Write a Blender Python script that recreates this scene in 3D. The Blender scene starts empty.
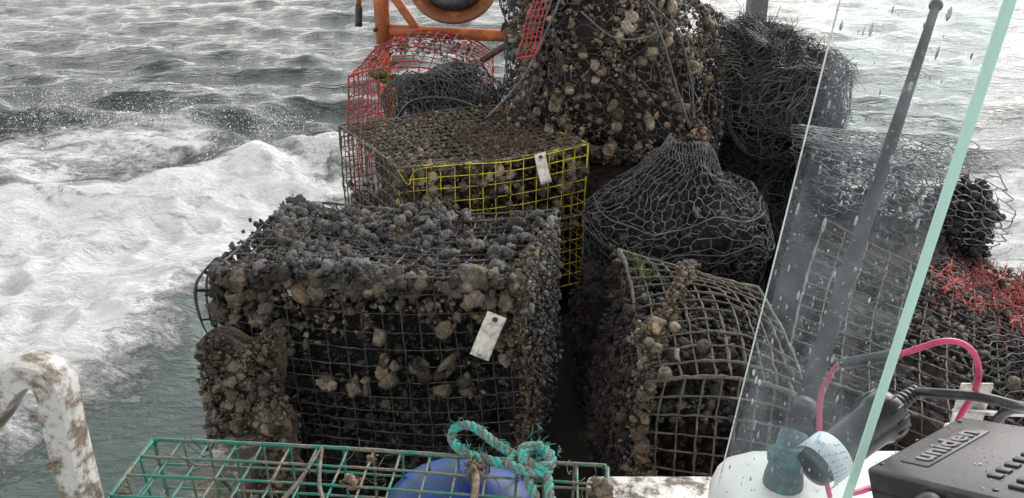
import bpy, math, random
import numpy as np
from mathutils import Vector, Matrix, noise as mn

random.seed(7); RNG = np.random.default_rng(11)
SC = bpy.context.scene
COL = SC.collection
R = math.radians

# ------------------------------------------------------------------ camera
cam_d = bpy.data.cameras.new('camera'); cam = bpy.data.objects.new('camera', cam_d); COL.objects.link(cam)
cam.location = (0, 0, 2.0); cam.rotation_euler = (R(65), 0, 0)
cam_d.sensor_width = 36; cam_d.lens = 788 / 1024 * 36
cam_d.clip_start = 0.02; cam_d.clip_end = 3000
SC.camera = cam

# ------------------------------------------------------------------ world, sun, exposure (bright overcast)
W = bpy.data.worlds.new('World'); SC.world = W; W.use_nodes = True
nt = W.node_tree; nt.nodes.clear()
SUN_EL, SUN_AZ = 38, 38           # azimuth measured from +Y towards +X
sky = nt.nodes.new('ShaderNodeTexSky'); sky.sky_type = 'NISHITA'; sky.sun_disc = False
sky.sun_elevation = R(SUN_EL); sky.sun_rotation = R(SUN_AZ)
sky.air_density = 1.0; sky.dust_density = 5.0; sky.ozone_density = 1.0
hs = nt.nodes.new('ShaderNodeHueSaturation'); hs.inputs['Saturation'].default_value = 0.22
tc = nt.nodes.new('ShaderNodeTexCoord')
mp = nt.nodes.new('ShaderNodeMapping'); mp.inputs['Scale'].default_value = (1, 1, 3.2)
nz = nt.nodes.new('ShaderNodeTexNoise'); nz.inputs['Scale'].default_value = 2.6; nz.inputs['Detail'].default_value = 6
cr = nt.nodes.new('ShaderNodeValToRGB')
cr.color_ramp.elements[0].position = .3; cr.color_ramp.elements[0].color = (.62, .65, .70, 1)
cr.color_ramp.elements[1].position = .7; cr.color_ramp.elements[1].color = (1.12, 1.10, 1.06, 1)
mx = nt.nodes.new('ShaderNodeMix'); mx.data_type = 'RGBA'; mx.blend_type = 'MULTIPLY'; mx.inputs[0].default_value = 1
bg = nt.nodes.new('ShaderNodeBackground'); bg.inputs[1].default_value = 0.15
wo = nt.nodes.new('ShaderNodeOutputWorld')
L = nt.links.new
L(tc.outputs['Generated'], mp.inputs[0]); L(mp.outputs[0], nz.inputs['Vector']); L(nz.outputs['Fac'], cr.inputs[0])
mg = nt.nodes.new('ShaderNodeMix'); mg.data_type = 'RGBA'; mg.inputs[0].default_value = .68; mg.inputs[7].default_value = (3.5, 3.40, 3.24, 1)   # cloud cover evens the sky out
L(sky.outputs[0], hs.inputs['Color']); L(hs.outputs[0], mg.inputs[6]); L(mg.outputs[2], mx.inputs[6]); L(cr.outputs[0], mx.inputs[7])
sx = nt.nodes.new('ShaderNodeSeparateXYZ'); L(tc.outputs['Generated'], sx.inputs[0])
hr = nt.nodes.new('ShaderNodeMapRange'); hr.inputs[1].default_value = 0.0; hr.inputs[2].default_value = .80; hr.inputs[3].default_value = 4.1; hr.inputs[4].default_value = .80
L(sx.outputs[2], hr.inputs[0]); m3 = nt.nodes.new('ShaderNodeMix'); m3.data_type = 'RGBA'; m3.blend_type = 'MULTIPLY'; m3.inputs[0].default_value = 1
L(mx.outputs[2], m3.inputs[6]); L(hr.outputs[0], m3.inputs[7]); L(m3.outputs[2], bg.inputs[0]); L(bg.outputs[0], wo.inputs[0])

sd = bpy.data.lights.new('sun', 'SUN'); sd.energy = 1.0; sd.angle = R(40); sd.color = (1, .97, .92)
so = bpy.data.objects.new('sun', sd); COL.objects.link(so)
sdir = Vector((math.sin(R(SUN_AZ)) * math.cos(R(SUN_EL)), math.cos(R(SUN_AZ)) * math.cos(R(SUN_EL)), math.sin(R(SUN_EL))))
so.rotation_euler = sdir.to_track_quat('Z', 'Y').to_euler(); so.location = (3, 4, 6)
SC.view_settings.view_transform = 'Standard'; SC.view_settings.look = 'None'
SC.view_settings.gamma = 1; SC.view_settings.use_curve_mapping = False
SC.view_settings.exposure = 0.45
SC.render.engine = 'CYCLES'
SC.cycles.max_bounces = 8; SC.cycles.transparent_max_bounces = 24

# ------------------------------------------------------------------ helpers
def sn(p, f=1.0, seed=0, n=7):
    """smooth vectorised noise, about -1..1; p (N,3)"""
    r = np.random.default_rng(1000 + seed)
    k = r.normal(size=(n, 3)); k /= np.linalg.norm(k, axis=1)[:, None]
    k *= f * r.uniform(.6, 1.6, (n, 1)) * 6.283
    ph = r.uniform(0, 6.283, n)
    return np.sin(p @ k.T + ph).sum(1) / math.sqrt(n * 1.2)

class MB:
    def __init__(s): s.v = []; s.f = []; s.t = []; s.n = 0
    def add(s, v, faces, tint=None):
        v = np.asarray(v, float).reshape(-1, 3); s.v.append(v)
        for a in (faces if isinstance(faces, list) else [faces]):
            s.f.append(np.asarray(a, np.int64) + s.n)
        s.t.append(np.full(len(v), .5) if tint is None else np.broadcast_to(tint, (len(v),)))
        s.n += len(v)
        return s
    def build(s, name, mat=None, parent=None, smooth=True, loc=None):
        me = bpy.data.meshes.new(name)
        V = np.concatenate(s.v).astype(np.float32)
        me.vertices.add(len(V)); me.vertices.foreach_set('co', V.ravel())
        loops = np.concatenate([a.ravel() for a in s.f]).astype(np.int32)
        sizes = np.concatenate([np.full(len(a), a.shape[1]) for a in s.f]).astype(np.int32)
        st = np.concatenate([[0], np.cumsum(sizes)[:-1]]).astype(np.int32)
        me.loops.add(len(loops)); me.loops.foreach_set('vertex_index', loops)
        me.polygons.add(len(sizes)); me.polygons.foreach_set('loop_start', st)
        me.polygons.foreach_set('use_smooth', np.full(len(sizes), smooth))
        at = me.attributes.new('tint', 'FLOAT', 'POINT'); at.data.foreach_set('value', np.concatenate(s.t).astype(np.float32))
        me.update(calc_edges=True); me.validate()
        if mat: me.materials.append(mat)
        o = bpy.data.objects.new(name, me); COL.objects.link(o)
        if parent is not None: o.parent = parent
        if loc is not None: o.location = loc
        return o

def tag(o, label=None, cat=None, group=None, kind=None):
    if label: o['label'] = label
    if cat: o['category'] = cat
    if group: o['group'] = group
    if kind: o['kind'] = kind
    return o

def thing(name, label, cat, group=None):
    o = bpy.data.objects.new(name, None); o.empty_display_size = .05; COL.objects.link(o)
    return tag(o, label, cat, group)

def catmull(pts, n=8, closed=False):
    P = np.asarray(pts, float); out = []
    N = len(P)
    for i in range(N if closed else N - 1):
        if closed: a, b, c, d = P[(i-1) % N], P[i], P[(i+1) % N], P[(i+2) % N]
        else: a, b, c, d = P[max(i-1, 0)], P[i], P[i+1], P[min(i+2, N-1)]
        for t in np.linspace(0, 1, n, endpoint=False):
            out.append(.5*((2*b) + (-a+c)*t + (2*a-5*b+4*c-d)*t*t + (-a+3*b-3*c+d)*t**3))
    if not closed: out.append(P[-1])
    return np.array(out)

def frames(P):
    T = np.gradient(P, axis=0); T /= np.linalg.norm(T, axis=1)[:, None] + 1e-12
    n = np.cross(T[0], (0, 0, 1.0))
    if np.linalg.norm(n) < .2: n = np.cross(T[0], (1.0, 0, 0))
    n /= np.linalg.norm(n); N = [n]
    for i in range(1, len(P)):
        n = N[-1] - T[i] * (N[-1] @ T[i]); n /= np.linalg.norm(n) + 1e-12; N.append(n)
    N = np.array(N); return T, N, np.cross(T, N)

def tube(mb, P, r, k=6, tint=None, caps=True, sq=None):
    P = np.asarray(P, float); M = len(P); r = np.broadcast_to(r, (M,))
    T, N, B = frames(P)
    if sq is not None:      # profile points (k,2)
        pr = np.asarray(sq); k = len(pr)
        V = P[:, None] + pr[None, :, 0, None]*N[:, None] + pr[None, :, 1, None]*B[:, None]
    else:
        a = np.arange(k) / k * 6.2832
        V = P[:, None] + r[:, None, None] * (np.cos(a)[None, :, None]*N[:, None] + np.sin(a)[None, :, None]*B[:, None])
    i = np.arange(M-1)[:, None]*k; j = np.arange(k)[None]; j2 = (j+1) % k
    F = [np.stack([i+j, i+j2, i+k+j2, i+k+j], -1).reshape(-1, 4)]
    if caps: F += [np.arange(k)[::-1][None], (np.arange(k)+(M-1)*k)[None]]
    mb.add(V.reshape(-1, 3), F, tint)
    return mb

def box(mb, c, s, rot=None, bev=0.0, tint=None):
    """box with chamfered edges"""
    h = np.array(s, float)/2; b = min(bev, *(h*.95)) if bev else 0
    V = []; F = []
    if not b:
        V = np.array([[x, y, z] for x in (-1, 1) for y in (-1, 1) for z in (-1, 1)])*h
        F = [np.array([[0, 1, 3, 2], [4, 6, 7, 5], [0, 4, 5, 1], [2, 3, 7, 6], [0, 2, 6, 4], [1, 5, 7, 3]])]
    else:
        import bmesh
        bm = bmesh.new(); bmesh.ops.create_cube(bm, size=1)
        for v in bm.verts: v.co = Vector((v.co.x*s[0], v.co.y*s[1], v.co.z*s[2]))
        bmesh.ops.bevel(bm, geom=bm.edges[:], offset=b, segments=3, affect='EDGES', profile=.5)
        bm.verts.index_update()
        V = np.array([v.co[:] for v in bm.verts])
        d = {}
        for f in bm.faces: d.setdefault(len(f.verts), []).append([v.index for v in f.verts])
        F = [np.array(x) for x in d.values()]; bm.free()
    if rot is not None: V = V @ np.array(rot).T
    mb.add(V + np.array(c, float), F, tint); return mb

def rotz(a): c, s = math.cos(a), math.sin(a); return np.array([[c, -s, 0], [s, c, 0], [0, 0, 1]])
def basis(x, z):
    """rotation whose columns are x, y, z for a given x axis and approximate z axis"""
    x = np.array(x, float); x /= np.linalg.norm(x); z = np.array(z, float); z -= x*(x@z); z /= np.linalg.norm(z)
    return np.stack([x, np.cross(z, x), z], 1)

def ico(sub):
    import bmesh
    bm = bmesh.new(); bmesh.ops.create_icosphere(bm, subdivisions=sub, radius=1)
    V = np.array([v.co[:] for v in bm.verts]); F = np.array([[v.index for v in f.verts] for f in bm.faces]); bm.free(); return V, F
ICO = {k: ico(k) for k in (1, 2, 3)}
def lump_shape(sub, seed, kind='squirt'):
    V, F = ICO[sub]; V = V.copy(); o = Vector((seed*3.1, seed*1.7, 5))
    q = .55 if seed % 2 else 1.0
    r = np.array([1 + q*(.45*mn.noise(Vector(v)*1.2+o) + .42*mn.noise(Vector(v)*2.7+o)) + .20*mn.noise(Vector(v)*6+o) for v in V])
    if kind == 'mussel': r = np.array([1 + .12*mn.noise(Vector(v)*1.5+o) for v in V])
    V = V*r[:, None]; V[:, 0] *= 1+.25*math.sin(seed*2.3)
    if kind == 'mussel': V *= (1.55, .72, .45); V[:, 1] *= 1+.35*V[:, 0]/1.5
    if kind == 'barnacle':
        t = np.hypot(V[:, 0], V[:, 1]); V[:, 2] = np.where((V[:, 2] > .45), .45-(.8-t)*.9*(t < .6), V[:, 2])*1.1; V[:, :2] *= (1+.25*np.maximum(0, -V[:, 2:3]))
    if kind == 'shell':
        V[:, 2] *= .38; V[:, 0] *= 1.25; V[:, 2] += .22*V[:, 0]**2
    return V, F
VAR = {1: [lump_shape(1, i) for i in range(6)], 2: [lump_shape(2, i, ('squirt', 'squirt', 'shell', 'squirt', 'mussel', 'barnacle')[i % 6]) for i in range(18)]}
def octa(seed):
    V = np.array([[1, 0, 0], [-1, 0, 0], [0, 1, 0], [0, -1, 0], [0, 0, 1], [0, 0, -1]], float)*np.random.default_rng(seed).uniform(.6, 1.3, (6, 1))
    return V, np.array([[0, 2, 4], [2, 1, 4], [1, 3, 4], [3, 0, 4], [2, 0, 5], [1, 2, 5], [3, 1, 5], [0, 3, 5]])
VAR[0] = [octa(i) for i in range(5)]
VAR[1] = [lump_shape(1, i, ('squirt', 'squirt', 'shell', 'squirt', 'mussel', 'barnacle')[i % 6]) for i in range(12)]
VAR3 = [lump_shape(3, i+20, 'shell' if i % 4 == 3 else ('barnacle' if i == 5 else 'squirt')) for i in range(10)]

def rand_rot(n):
    q = RNG.normal(size=(n, 4)); q /= np.linalg.norm(q, axis=1)[:, None]; w, x, y, z = q.T
    return np.stack([1-2*(y*y+z*z), 2*(x*y-z*w), 2*(x*z+y*w), 2*(x*y+z*w), 1-2*(x*x+z*z), 2*(y*z-x*w), 2*(x*z-y*w), 2*(y*z+x*w), 1-2*(x*x+y*y)], -1).reshape(-1, 3, 3)

def lumps(mb, P, r, tint=None, sub=2, sel=None):
    P = np.asarray(P, float); n = len(P)
    if n == 0: return
    r = np.broadcast_to(r, (n,)); tint = RNG.uniform(0, 1, n) if tint is None else np.broadcast_to(tint, (n,))
    if sub == 2:        # small ones get fewer faces
        m = r < .0105
        if m.any() and not m.all(): lumps(mb, P[m], r[m], tint[m], 1, sel); P, r, tint = P[~m], r[~m], tint[~m]; n = len(P)
    vs = VAR[sub] if sel is None else [x for i, x in enumerate(VAR[sub]) if i % 6 in sel]; pick = RNG.integers(0, len(vs), n); Ro = rand_rot(n)
    sc = RNG.uniform(.75, 1.25, (n, 3))
    for k, (V, F) in enumerate(vs):
        m = np.where(pick == k)[0]
        if len(m) == 0: continue
        X = np.einsum('nij,nvj->nvi', Ro[m], V[None]*sc[m][:, None])*r[m][:, None, None] + P[m][:, None]
        FF = F[None] + (np.arange(len(m))*len(V))[:, None, None]
        mb.add(X.reshape(-1, 3), FF.reshape(-1, 3), np.repeat(tint[m], len(V)))

# ------------------------------------------------------------------ materials
def mat(name):
    m = bpy.data.materials.new(name); m.use_nodes = True; t = m.node_tree
    return m, t, t.nodes['Principled BSDF'], lambda a, b: t.links.new(a, b)
def node(t, k, **kw):
    n = t.nodes.new(k)
    for a, b in kw.items():
        if a.startswith('i_'): n.inputs[a[2:].replace('_', ' ')].default_value = b
        else: setattr(n, a, b)
    return n
def ramp(t, els):
    n = t.nodes.new('ShaderNodeValToRGB'); e = n.color_ramp.elements
    while len(e) < len(els): e.new(.5)
    for x, (p, c) in zip(e, els): x.position = p; x.color = (*c, 1) if len(c) == 3 else c
    return n
def mixc(t, l, f, a, b, mode='MIX'):
    n = t.nodes.new('ShaderNodeMix'); n.data_type = 'RGBA'; n.blend_type = mode
    for i, v in ((0, f), (6, a), (7, b)):
        if hasattr(v, 'links'): l(v, n.inputs[i])
        elif isinstance(v, tuple): n.inputs[i].default_value = (*v, 1)
        else: n.inputs[i].default_value = v
    return n.outputs[2]
def bump(t, l, h, p, strength=.6, dist=.004):
    b = node(t, 'ShaderNodeBump', i_Strength=strength, i_Distance=dist); l(h, b.inputs['Height']); l(b.outputs[0], p.inputs['Normal'])

def crust(name, dark, mid, light, obj_random=False, rough=(.22, .78), bs=.9, ochre=True):
    m, t, p, l = mat(name)
    tc = node(t, 'ShaderNodeTexCoord').outputs['Object']
    geo = node(t, 'ShaderNodeNewGeometry').outputs['Position']
    n1 = node(t, 'ShaderNodeTexNoise', i_Scale=38.0, i_Detail=8.0, i_Roughness=.7); l(geo, n1.inputs['Vector'])
    n2 = node(t, 'ShaderNodeTexNoise', i_Scale=190.0, i_Detail=5.0, i_Roughness=.7); l(geo, n2.inputs['Vector'])
    n0 = node(t, 'ShaderNodeTexNoise', i_Scale=7.0, i_Detail=3.0); l(geo, n0.inputs['Vector'])
    vo = node(t, 'ShaderNodeTexVoronoi', i_Scale=150.0); l(geo, vo.inputs['Vector'])
    if obj_random: src = node(t, 'ShaderNodeObjectInfo').outputs['Random']
    else: src = node(t, 'ShaderNodeAttribute', attribute_name='tint').outputs['Fac']
    a = node(t, 'ShaderNodeMath', operation='MULTIPLY_ADD'); l(src, a.inputs[0]); a.inputs[1].default_value = .52; a.inputs[2].default_value = -.62
    b = node(t, 'ShaderNodeMath', operation='ADD'); l(a.outputs[0], b.inputs[0]); l(n1.outputs[0], b.inputs[1])
    c = node(t, 'ShaderNodeMath', operation='MULTIPLY_ADD'); l(n0.outputs[0], c.inputs[0]); c.inputs[1].default_value = .9; l(b.outputs[0], c.inputs[2])
    rp = ramp(t, [(.12, dark), (.42, mid), (.78, light), (.98, tuple(min(1, x*1.7) for x in light))]); l(c.outputs[0], rp.inputs[0])
    sp = ramp(t, [(.35, (.55, .55, .55)), (.72, (1.35, 1.35, 1.35))]); l(n2.outputs[0], sp.inputs[0])
    col = mixc(t, l, 1.0, rp.outputs[0], sp.outputs[0], 'MULTIPLY')
    n5 = node(t, 'ShaderNodeTexNoise', i_Scale=16.0, i_Detail=5.0, i_Roughness=.7); mo = node(t, 'ShaderNodeVectorMath', operation='ADD'); l(geo, mo.inputs[0]); mo.inputs[1].default_value = (7, 3, 5); l(mo.outputs[0], n5.inputs['Vector'])
    oc = ramp(t, [(.52, (1, 1, 1)), (.68, (1.32, 1.08, .80))]); l(n5.outputs[0], oc.inputs[0]); col = mixc(t, l, 1.0 if ochre else 0.0, col, oc.outputs[0], 'MULTIPLY')
    l(col, p.inputs['Base Color'])
    rr = node(t, 'ShaderNodeMapRange'); l(n1.outputs[0], rr.inputs[0]); rr.inputs[1].default_value = .35; rr.inputs[2].default_value = .65
    rr.inputs[3].default_value = rough[0]; rr.inputs[4].default_value = rough[1]; l(rr.outputs[0], p.inputs['Roughness'])
    h = node(t, 'ShaderNodeMath', operation='MULTIPLY_ADD'); l(vo.outputs['Distance'], h.inputs[0]); h.inputs[1].default_value = .5
    hh = node(t, 'ShaderNodeMath', operation='MULTIPLY_ADD'); l(n2.outputs[0], hh.inputs[0]); hh.inputs[1].default_value = .9; l(n1.outputs[0], hh.inputs[2])
    l(hh.outputs[0], h.inputs[2]); bump(t, l, h.outputs[0], p, bs, .006)
    return m

G = dict(dark=(.010, .010, .011), mid=(.048, .048, .047), light=(.18, .178, .17))
BR = dict(dark=(.010, .009, .007), mid=(.055, .046, .034), light=(.22, .185, .14))
TN = dict(dark=(.022, .019, .015), mid=(.085, .070, .050), light=(.30, .25, .18))
BK = dict(dark=(.006, .006, .007), mid=(.018, .018, .020), light=(.055, .056, .060))
M = {}
for k, d in (('grey', G), ('brown', BR), ('tan', TN), ('black', BK)):
    M[k] = crust('crust_'+k, d['dark'], d['mid'], d['light'])
    M[k+'_i'] = crust('crust_'+k+'_single', d['dark'], d['mid'], d['light'], True)
M['mud'] = crust('mud', (.006, .005, .005), (.018, .015, .012), (.045, .037, .028), rough=(.5, .9))
M['redweed'] = crust('red_weed', (.07, .014, .012), (.42, .070, .062), (.68, .22, .20), rough=(.4, .7), bs=.4, ochre=False)
M['void'] = crust('dark_inner', (.003, .003, .003), (.008, .008, .008), (.02, .019, .018), rough=(.6, .9))  # near-black colour for the added bodies that keep cage and pot interiors dark
M['hair'] = crust('brown_weed', (.03, .018, .012), (.085, .050, .034), (.20, .12, .08), rough=(.5, .8), bs=.3)

def wire_mat(name, clean, dirt, amount=.5, rough=.45, scale=22.0):
    bmp = .25 if any(q in name for q in ('radio', 'plastic', 'rubber', 'white', 'antenna', 'pink', 'aluminium', 'float', 'blue')) else None
    m, t, p, l = mat(name)
    geo = node(t, 'ShaderNodeNewGeometry').outputs['Position']
    n1 = node(t, 'ShaderNodeTexNoise', i_Scale=scale, i_Detail=6.0, i_Roughness=.7); l(geo, n1.inputs['Vector'])
    n2 = node(t, 'ShaderNodeTexNoise', i_Scale=240.0, i_Detail=3.0); l(geo, n2.inputs['Vector'])
    rp = ramp(t, [(max(0, .62-amount*.5), (1, 1, 1)), (max(.05, .74-amount*.5), (0, 0, 0))]); l(n1.outputs[0], rp.inputs[0])
    sp = ramp(t, [(.3, (.5, .5, .5)), (.75, (1.5, 1.5, 1.5))]); l(n2.outputs[0], sp.inputs[0])
    d = mixc(t, l, 1.0, dirt, sp.outputs[0], 'MULTIPLY')
    l(mixc(t, l, rp.outputs[0], d, clean), p.inputs['Base Color'])
    p.inputs['Roughness'].default_value = rough; bump(t, l, n2.outputs[0], p, .7 if bmp is None else bmp, .002 if bmp is None else .0004)
    return m
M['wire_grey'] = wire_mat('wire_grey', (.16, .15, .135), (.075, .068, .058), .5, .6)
M['wire_tan'] = wire_mat('wire_tan', (.23, .21, .175), (.11, .095, .075), .55, .7)
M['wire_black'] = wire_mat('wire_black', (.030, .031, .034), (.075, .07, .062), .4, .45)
M['hex_grey'] = wire_mat('hex_grey', (.17, .175, .19), (.08, .08, .085), .5, .5)
M['hex_dark'] = wire_mat('hex_dark', (.045, .046, .052), (.09, .09, .095), .4, .5)
M['hex_pale'] = wire_mat('hex_pale', (.34, .36, .37), (.14, .14, .15), .45, .5)
M['wire_yellow'] = wire_mat('wire_yellow', (.80, .66, .03), (.26, .22, .09), .30, .4)
M['wire_green'] = wire_mat('wire_green', (.015, .17, .125), (.18, .17, .12), .34, .35, 14.0)
M['wire_red'] = wire_mat('wire_red', (.62, .022, .045), (.22, .07, .06), .38, .5)
M['orange'] = wire_mat('orange_paint', (.66, .19, .045), (.38, .12, .045), .45, .5, 9.0)
M['dish'] = wire_mat('dish_rust', (.42, .13, .04), (.20, .07, .03), .5, .5, 9.0)
M['orange_hi'] = wire_mat('orange_bright', (.90, .20, .03), (.60, .15, .04), .35, .5, 12.0)
M['rust'] = wire_mat('rusty_steel', (.19, .10, .06), (.10, .055, .035), .5, .7)
M['grey_steel'] = wire_mat('galvanised', (.22, .22, .23), (.14, .14, .14), .5, .5, 9.0)
M['white'] = wire_mat('white_gelcoat', (.80, .80, .78), (.50, .48, .43), .16, .35, 12.0)
M['white_dirty'] = wire_mat('white_dirty', (.74, .73, .69), (.20, .155, .11), .26, .5, 26.0)
M['rail'] = wire_mat('white_rail', (.56, .555, .54), (.20, .165, .125), .34, .6, 34.0)
M['ledge'] = wire_mat('white_ledge', (.74, .73, .70), (.12, .095, .07), .34, .5, 32.0)
M['gunwale'] = wire_mat('gunwale_weathered', (.46, .45, .43), (.10, .085, .065), .55, .6, 30.0)
M['deck'] = wire_mat('deck_dirty', (.10, .10, .10), (.035, .032, .03), .6, .5, 6.0)
M['alu'] = wire_mat('worn_aluminium', (.72, .72, .70), (.38, .37, .34), .42, .4, 30.0)
M['plastic'] = wire_mat('black_plastic', (.020, .021, .024), (.05, .05, .052), .25, .42, 60.0)
M['plastic_gl'] = wire_mat('black_rubber', (.014, .014, .016), (.04, .04, .042), .2, .28, 60.0)
M['radio'] = wire_mat('radio_case', (.034, .035, .039), (.052, .052, .055), .3, .36, 40.0)
M['radio_txt'] = wire_mat('radio_letter', (.14, .14, .145), (.09, .09, .09), .3, .4)
M['radio_rec'] = wire_mat('radio_recess', (.018, .018, .02), (.03, .03, .03), .3, .35)
M['pink'] = wire_mat('pink_wire', (.62, .05, .16), (.45, .05, .12), .3, .3)
M['blue'] = wire_mat('blue_plastic', (.004, .055, .30), (.02, .06, .14), .32, .5, 26.0)
M['lime'] = wire_mat('green_weed', (.17, .24, .03), (.07, .11, .03), .5, .5)
M['teal'] = wire_mat('corroded_teal', (.03, .20, .20), (.03, .07, .075), .5, .5, 45.0)
M['antenna'] = wire_mat('antenna_black', (.006, .007, .010), (.16, .17, .19), .08, .8, 45.0)
M['screw'] = wire_mat('screw_steel', (.35, .33, .30), (.16, .12, .09), .5, .4)
M['rope_a'] = wire_mat('rope_turquoise', (.03, .42, .37), (.12, .25, .22), .45, .7, 70.0)
M['rope_b'] = wire_mat('rope_grey', (.14, .30, .29), (.16, .15, .14), .55, .8, 70.0)
M['knot'] = wire_mat('old_twine', (.30, .23, .15), (.13, .10, .07), .5, .8, 60.0)
M['foamdrop'] = wire_mat('spray_white', (.85, .87, .88), (.75, .78, .80), .3, .4)

def tag_mat():
    m, t, p, l = mat('tag_white')
    g = node(t, 'ShaderNodeTexCoord').outputs['Object']
    n1 = node(t, 'ShaderNodeTexNoise', i_Scale=55.0, i_Detail=9.0, i_Roughness=.75); l(g, n1.inputs['Vector'])
    rp = ramp(t, [(.30, (.14, .10, .07)), (.43, (.55, .50, .43)), (.55, (.80, .79, .76))]); l(n1.outputs[0], rp.inputs[0])
    l(rp.outputs[0], p.inputs['Base Color']); p.inputs['Roughness'].default_value = .5; return m
M['tag'] = tag_mat()

def label_mat():
    m, t, p, l = mat('printed_label')
    g = node(t, 'ShaderNodeTexCoord').outputs['Object']
    w = node(t, 'ShaderNodeTexWave', i_Scale=75.0, bands_direction='Z'); l(g, w.inputs['Vector'])
    n1 = node(t, 'ShaderNodeTexNoise', i_Scale=420.0, i_Detail=2.0); l(g, n1.inputs['Vector'])
    a = node(t, 'ShaderNodeMath', operation='MULTIPLY'); l(w.outputs['Fac'], a.inputs[0]); l(n1.outputs[0], a.inputs[1])
    rp = ramp(t, [(.40, (.74, .78, .82)), (.52, (.28, .42, .62))]); l(a.outputs[0], rp.inputs[0])
    l(rp.outputs[0], p.inputs['Base Color']); p.inputs['Roughness'].default_value = .45; return m
M['label'] = label_mat()

def water_mat():
    m, t, p, l = mat('sea_water')
    geo = node(t, 'ShaderNodeNewGeometry').outputs['Position']
    foam = node(t, 'ShaderNodeAttribute', attribute_name='foam').outputs['Fac']
    milk = node(t, 'ShaderNodeAttribute', attribute_name='milky').outputs['Fac']
    wc = mixc(t, l, milk, (.020, .036, .034), (.10, .140, .132))
    # ripples
    mp = node(t, 'ShaderNodeMapping'); mp.inputs['Scale'].default_value = (.7, 1.5, 1); l(geo, mp.inputs[0])
    r1 = node(t, 'ShaderNodeTexNoise', i_Scale=13.0, i_Detail=8.0, i_Roughness=.60, i_Distortion=.6); l(mp.outputs[0], r1.inputs['Vector'])
    # foam texture: stretched, warped streaks
    mp2 = node(t, 'ShaderNodeMapping'); mp2.inputs['Scale'].default_value = (1.0, 1.7, 1.7); mp2.inputs['Rotation'].default_value = (0, 0, R(-28)); l(geo, mp2.inputs[0])
    f1 = node(t, 'ShaderNodeTexNoise', i_Scale=3.2, i_Detail=11.0, i_Roughness=.68, i_Distortion=1.6); l(mp2.outputs[0], f1.inputs['Vector'])
    f2 = node(t, 'ShaderNodeTexNoise', i_Scale=22.0, i_Detail=6.0, i_Roughness=.7, i_Distortion=1.0); l(mp2.outputs[0], f2.inputs['Vector'])
    s = node(t, 'ShaderNodeMath', operation='MULTIPLY_ADD'); l(f2.outputs[0], s.inputs[0]); s.inputs[1].default_value = .55; l(f1.outputs[0], s.inputs[2])
    a = node(t, 'ShaderNodeMath', operation='MULTIPLY_ADD'); l(foam, a.inputs[0]); a.inputs[1].default_value = 1.15; l(s.outputs[0], a.inputs[2])
    ff = node(t, 'ShaderNodeMapRange', interpolation_type='SMOOTHSTEP'); l(a.outputs[0], ff.inputs[0])
    ff.inputs[1].default_value = 1.18; ff.inputs[2].default_value = 1.56
    fc = ramp(t, [(.52, (.44, .48, .49)), (.66, (.64, .67, .68)), (.76, (.84, .85, .86)), (.92, (.91, .92, .92))]); l(s.outputs[0], fc.inputs[0])
    l(mixc(t, l, ff.outputs[0], wc, fc.outputs[0]), p.inputs['Base Color'])
    ro = node(t, 'ShaderNodeMapRange'); l(ff.outputs[0], ro.inputs[0]); ro.inputs[3].default_value = .07; ro.inputs[4].default_value = .75; l(ro.outputs[0], p.inputs['Roughness'])
    p.inputs['IOR'].default_value = 1.333
    hx = node(t, 'ShaderNodeMath', operation='MULTIPLY'); l(ff.outputs[0], hx.inputs[0]); l(s.outputs[0], hx.inputs[1])
    h = node(t, 'ShaderNodeMath', operation='MULTIPLY_ADD'); l(hx.outputs[0], h.inputs[0]); h.inputs[1].default_value = 1.7; l(r1.outputs[0], h.inputs[2])
    r2 = node(t, 'ShaderNodeTexNoise', i_Scale=3.2, i_Detail=4.0, i_Roughness=.55, i_Distortion=.8); l(mp.outputs[0], r2.inputs['Vector'])
    h2 = node(t, 'ShaderNodeMath', operation='MULTIPLY_ADD'); l(r2.outputs[0], h2.inputs[0]); h2.inputs[1].default_value = 1.6; l(h.outputs[0], h2.inputs[2])
    bump(t, l, h2.outputs[0], p, 1.0, .028)
    return m
M['water'] = water_mat()

# ------------------------------------------------------------------ the sea
def poly_mask(X, Y, poly, soft):
    poly = np.array(poly, float); inside = np.zeros(X.shape, bool); dist = np.full(X.shape, 1e9)
    n = len(poly)
    for i in range(n):
        (x1, y1), (x2, y2) = poly[i], poly[(i+1) % n]
        c = ((y1 > Y) != (y2 > Y)) & (X < (x2-x1)*(Y-y1)/((y2-y1) if y2 != y1 else 1e-9)+x1); inside ^= c
        dx, dy = x2-x1, y2-y1; t = np.clip(((X-x1)*dx+(Y-y1)*dy)/(dx*dx+dy*dy+1e-12), 0, 1)
        dist = np.minimum(dist, np.hypot(X-x1-t*dx, Y-y1-t*dy))
    s = np.where(inside, dist, -dist)
    k = np.clip(s/soft*.5+.5, 0, 1); return k*k*(3-2*k)
def line_dist(X, Y, pl):
    d = np.full(X.shape, 1e9); pl = np.array(pl, float)
    for (x1, y1), (x2, y2) in zip(pl[:-1], pl[1:]):
        dx, dy = x2-x1, y2-y1; t = np.clip(((X-x1)*dx+(Y-y1)*dy)/(dx*dx+dy*dy), 0, 1)
        d = np.minimum(d, np.hypot(X-x1-t*dx, Y-y1-t*dy))
    return d

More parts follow.
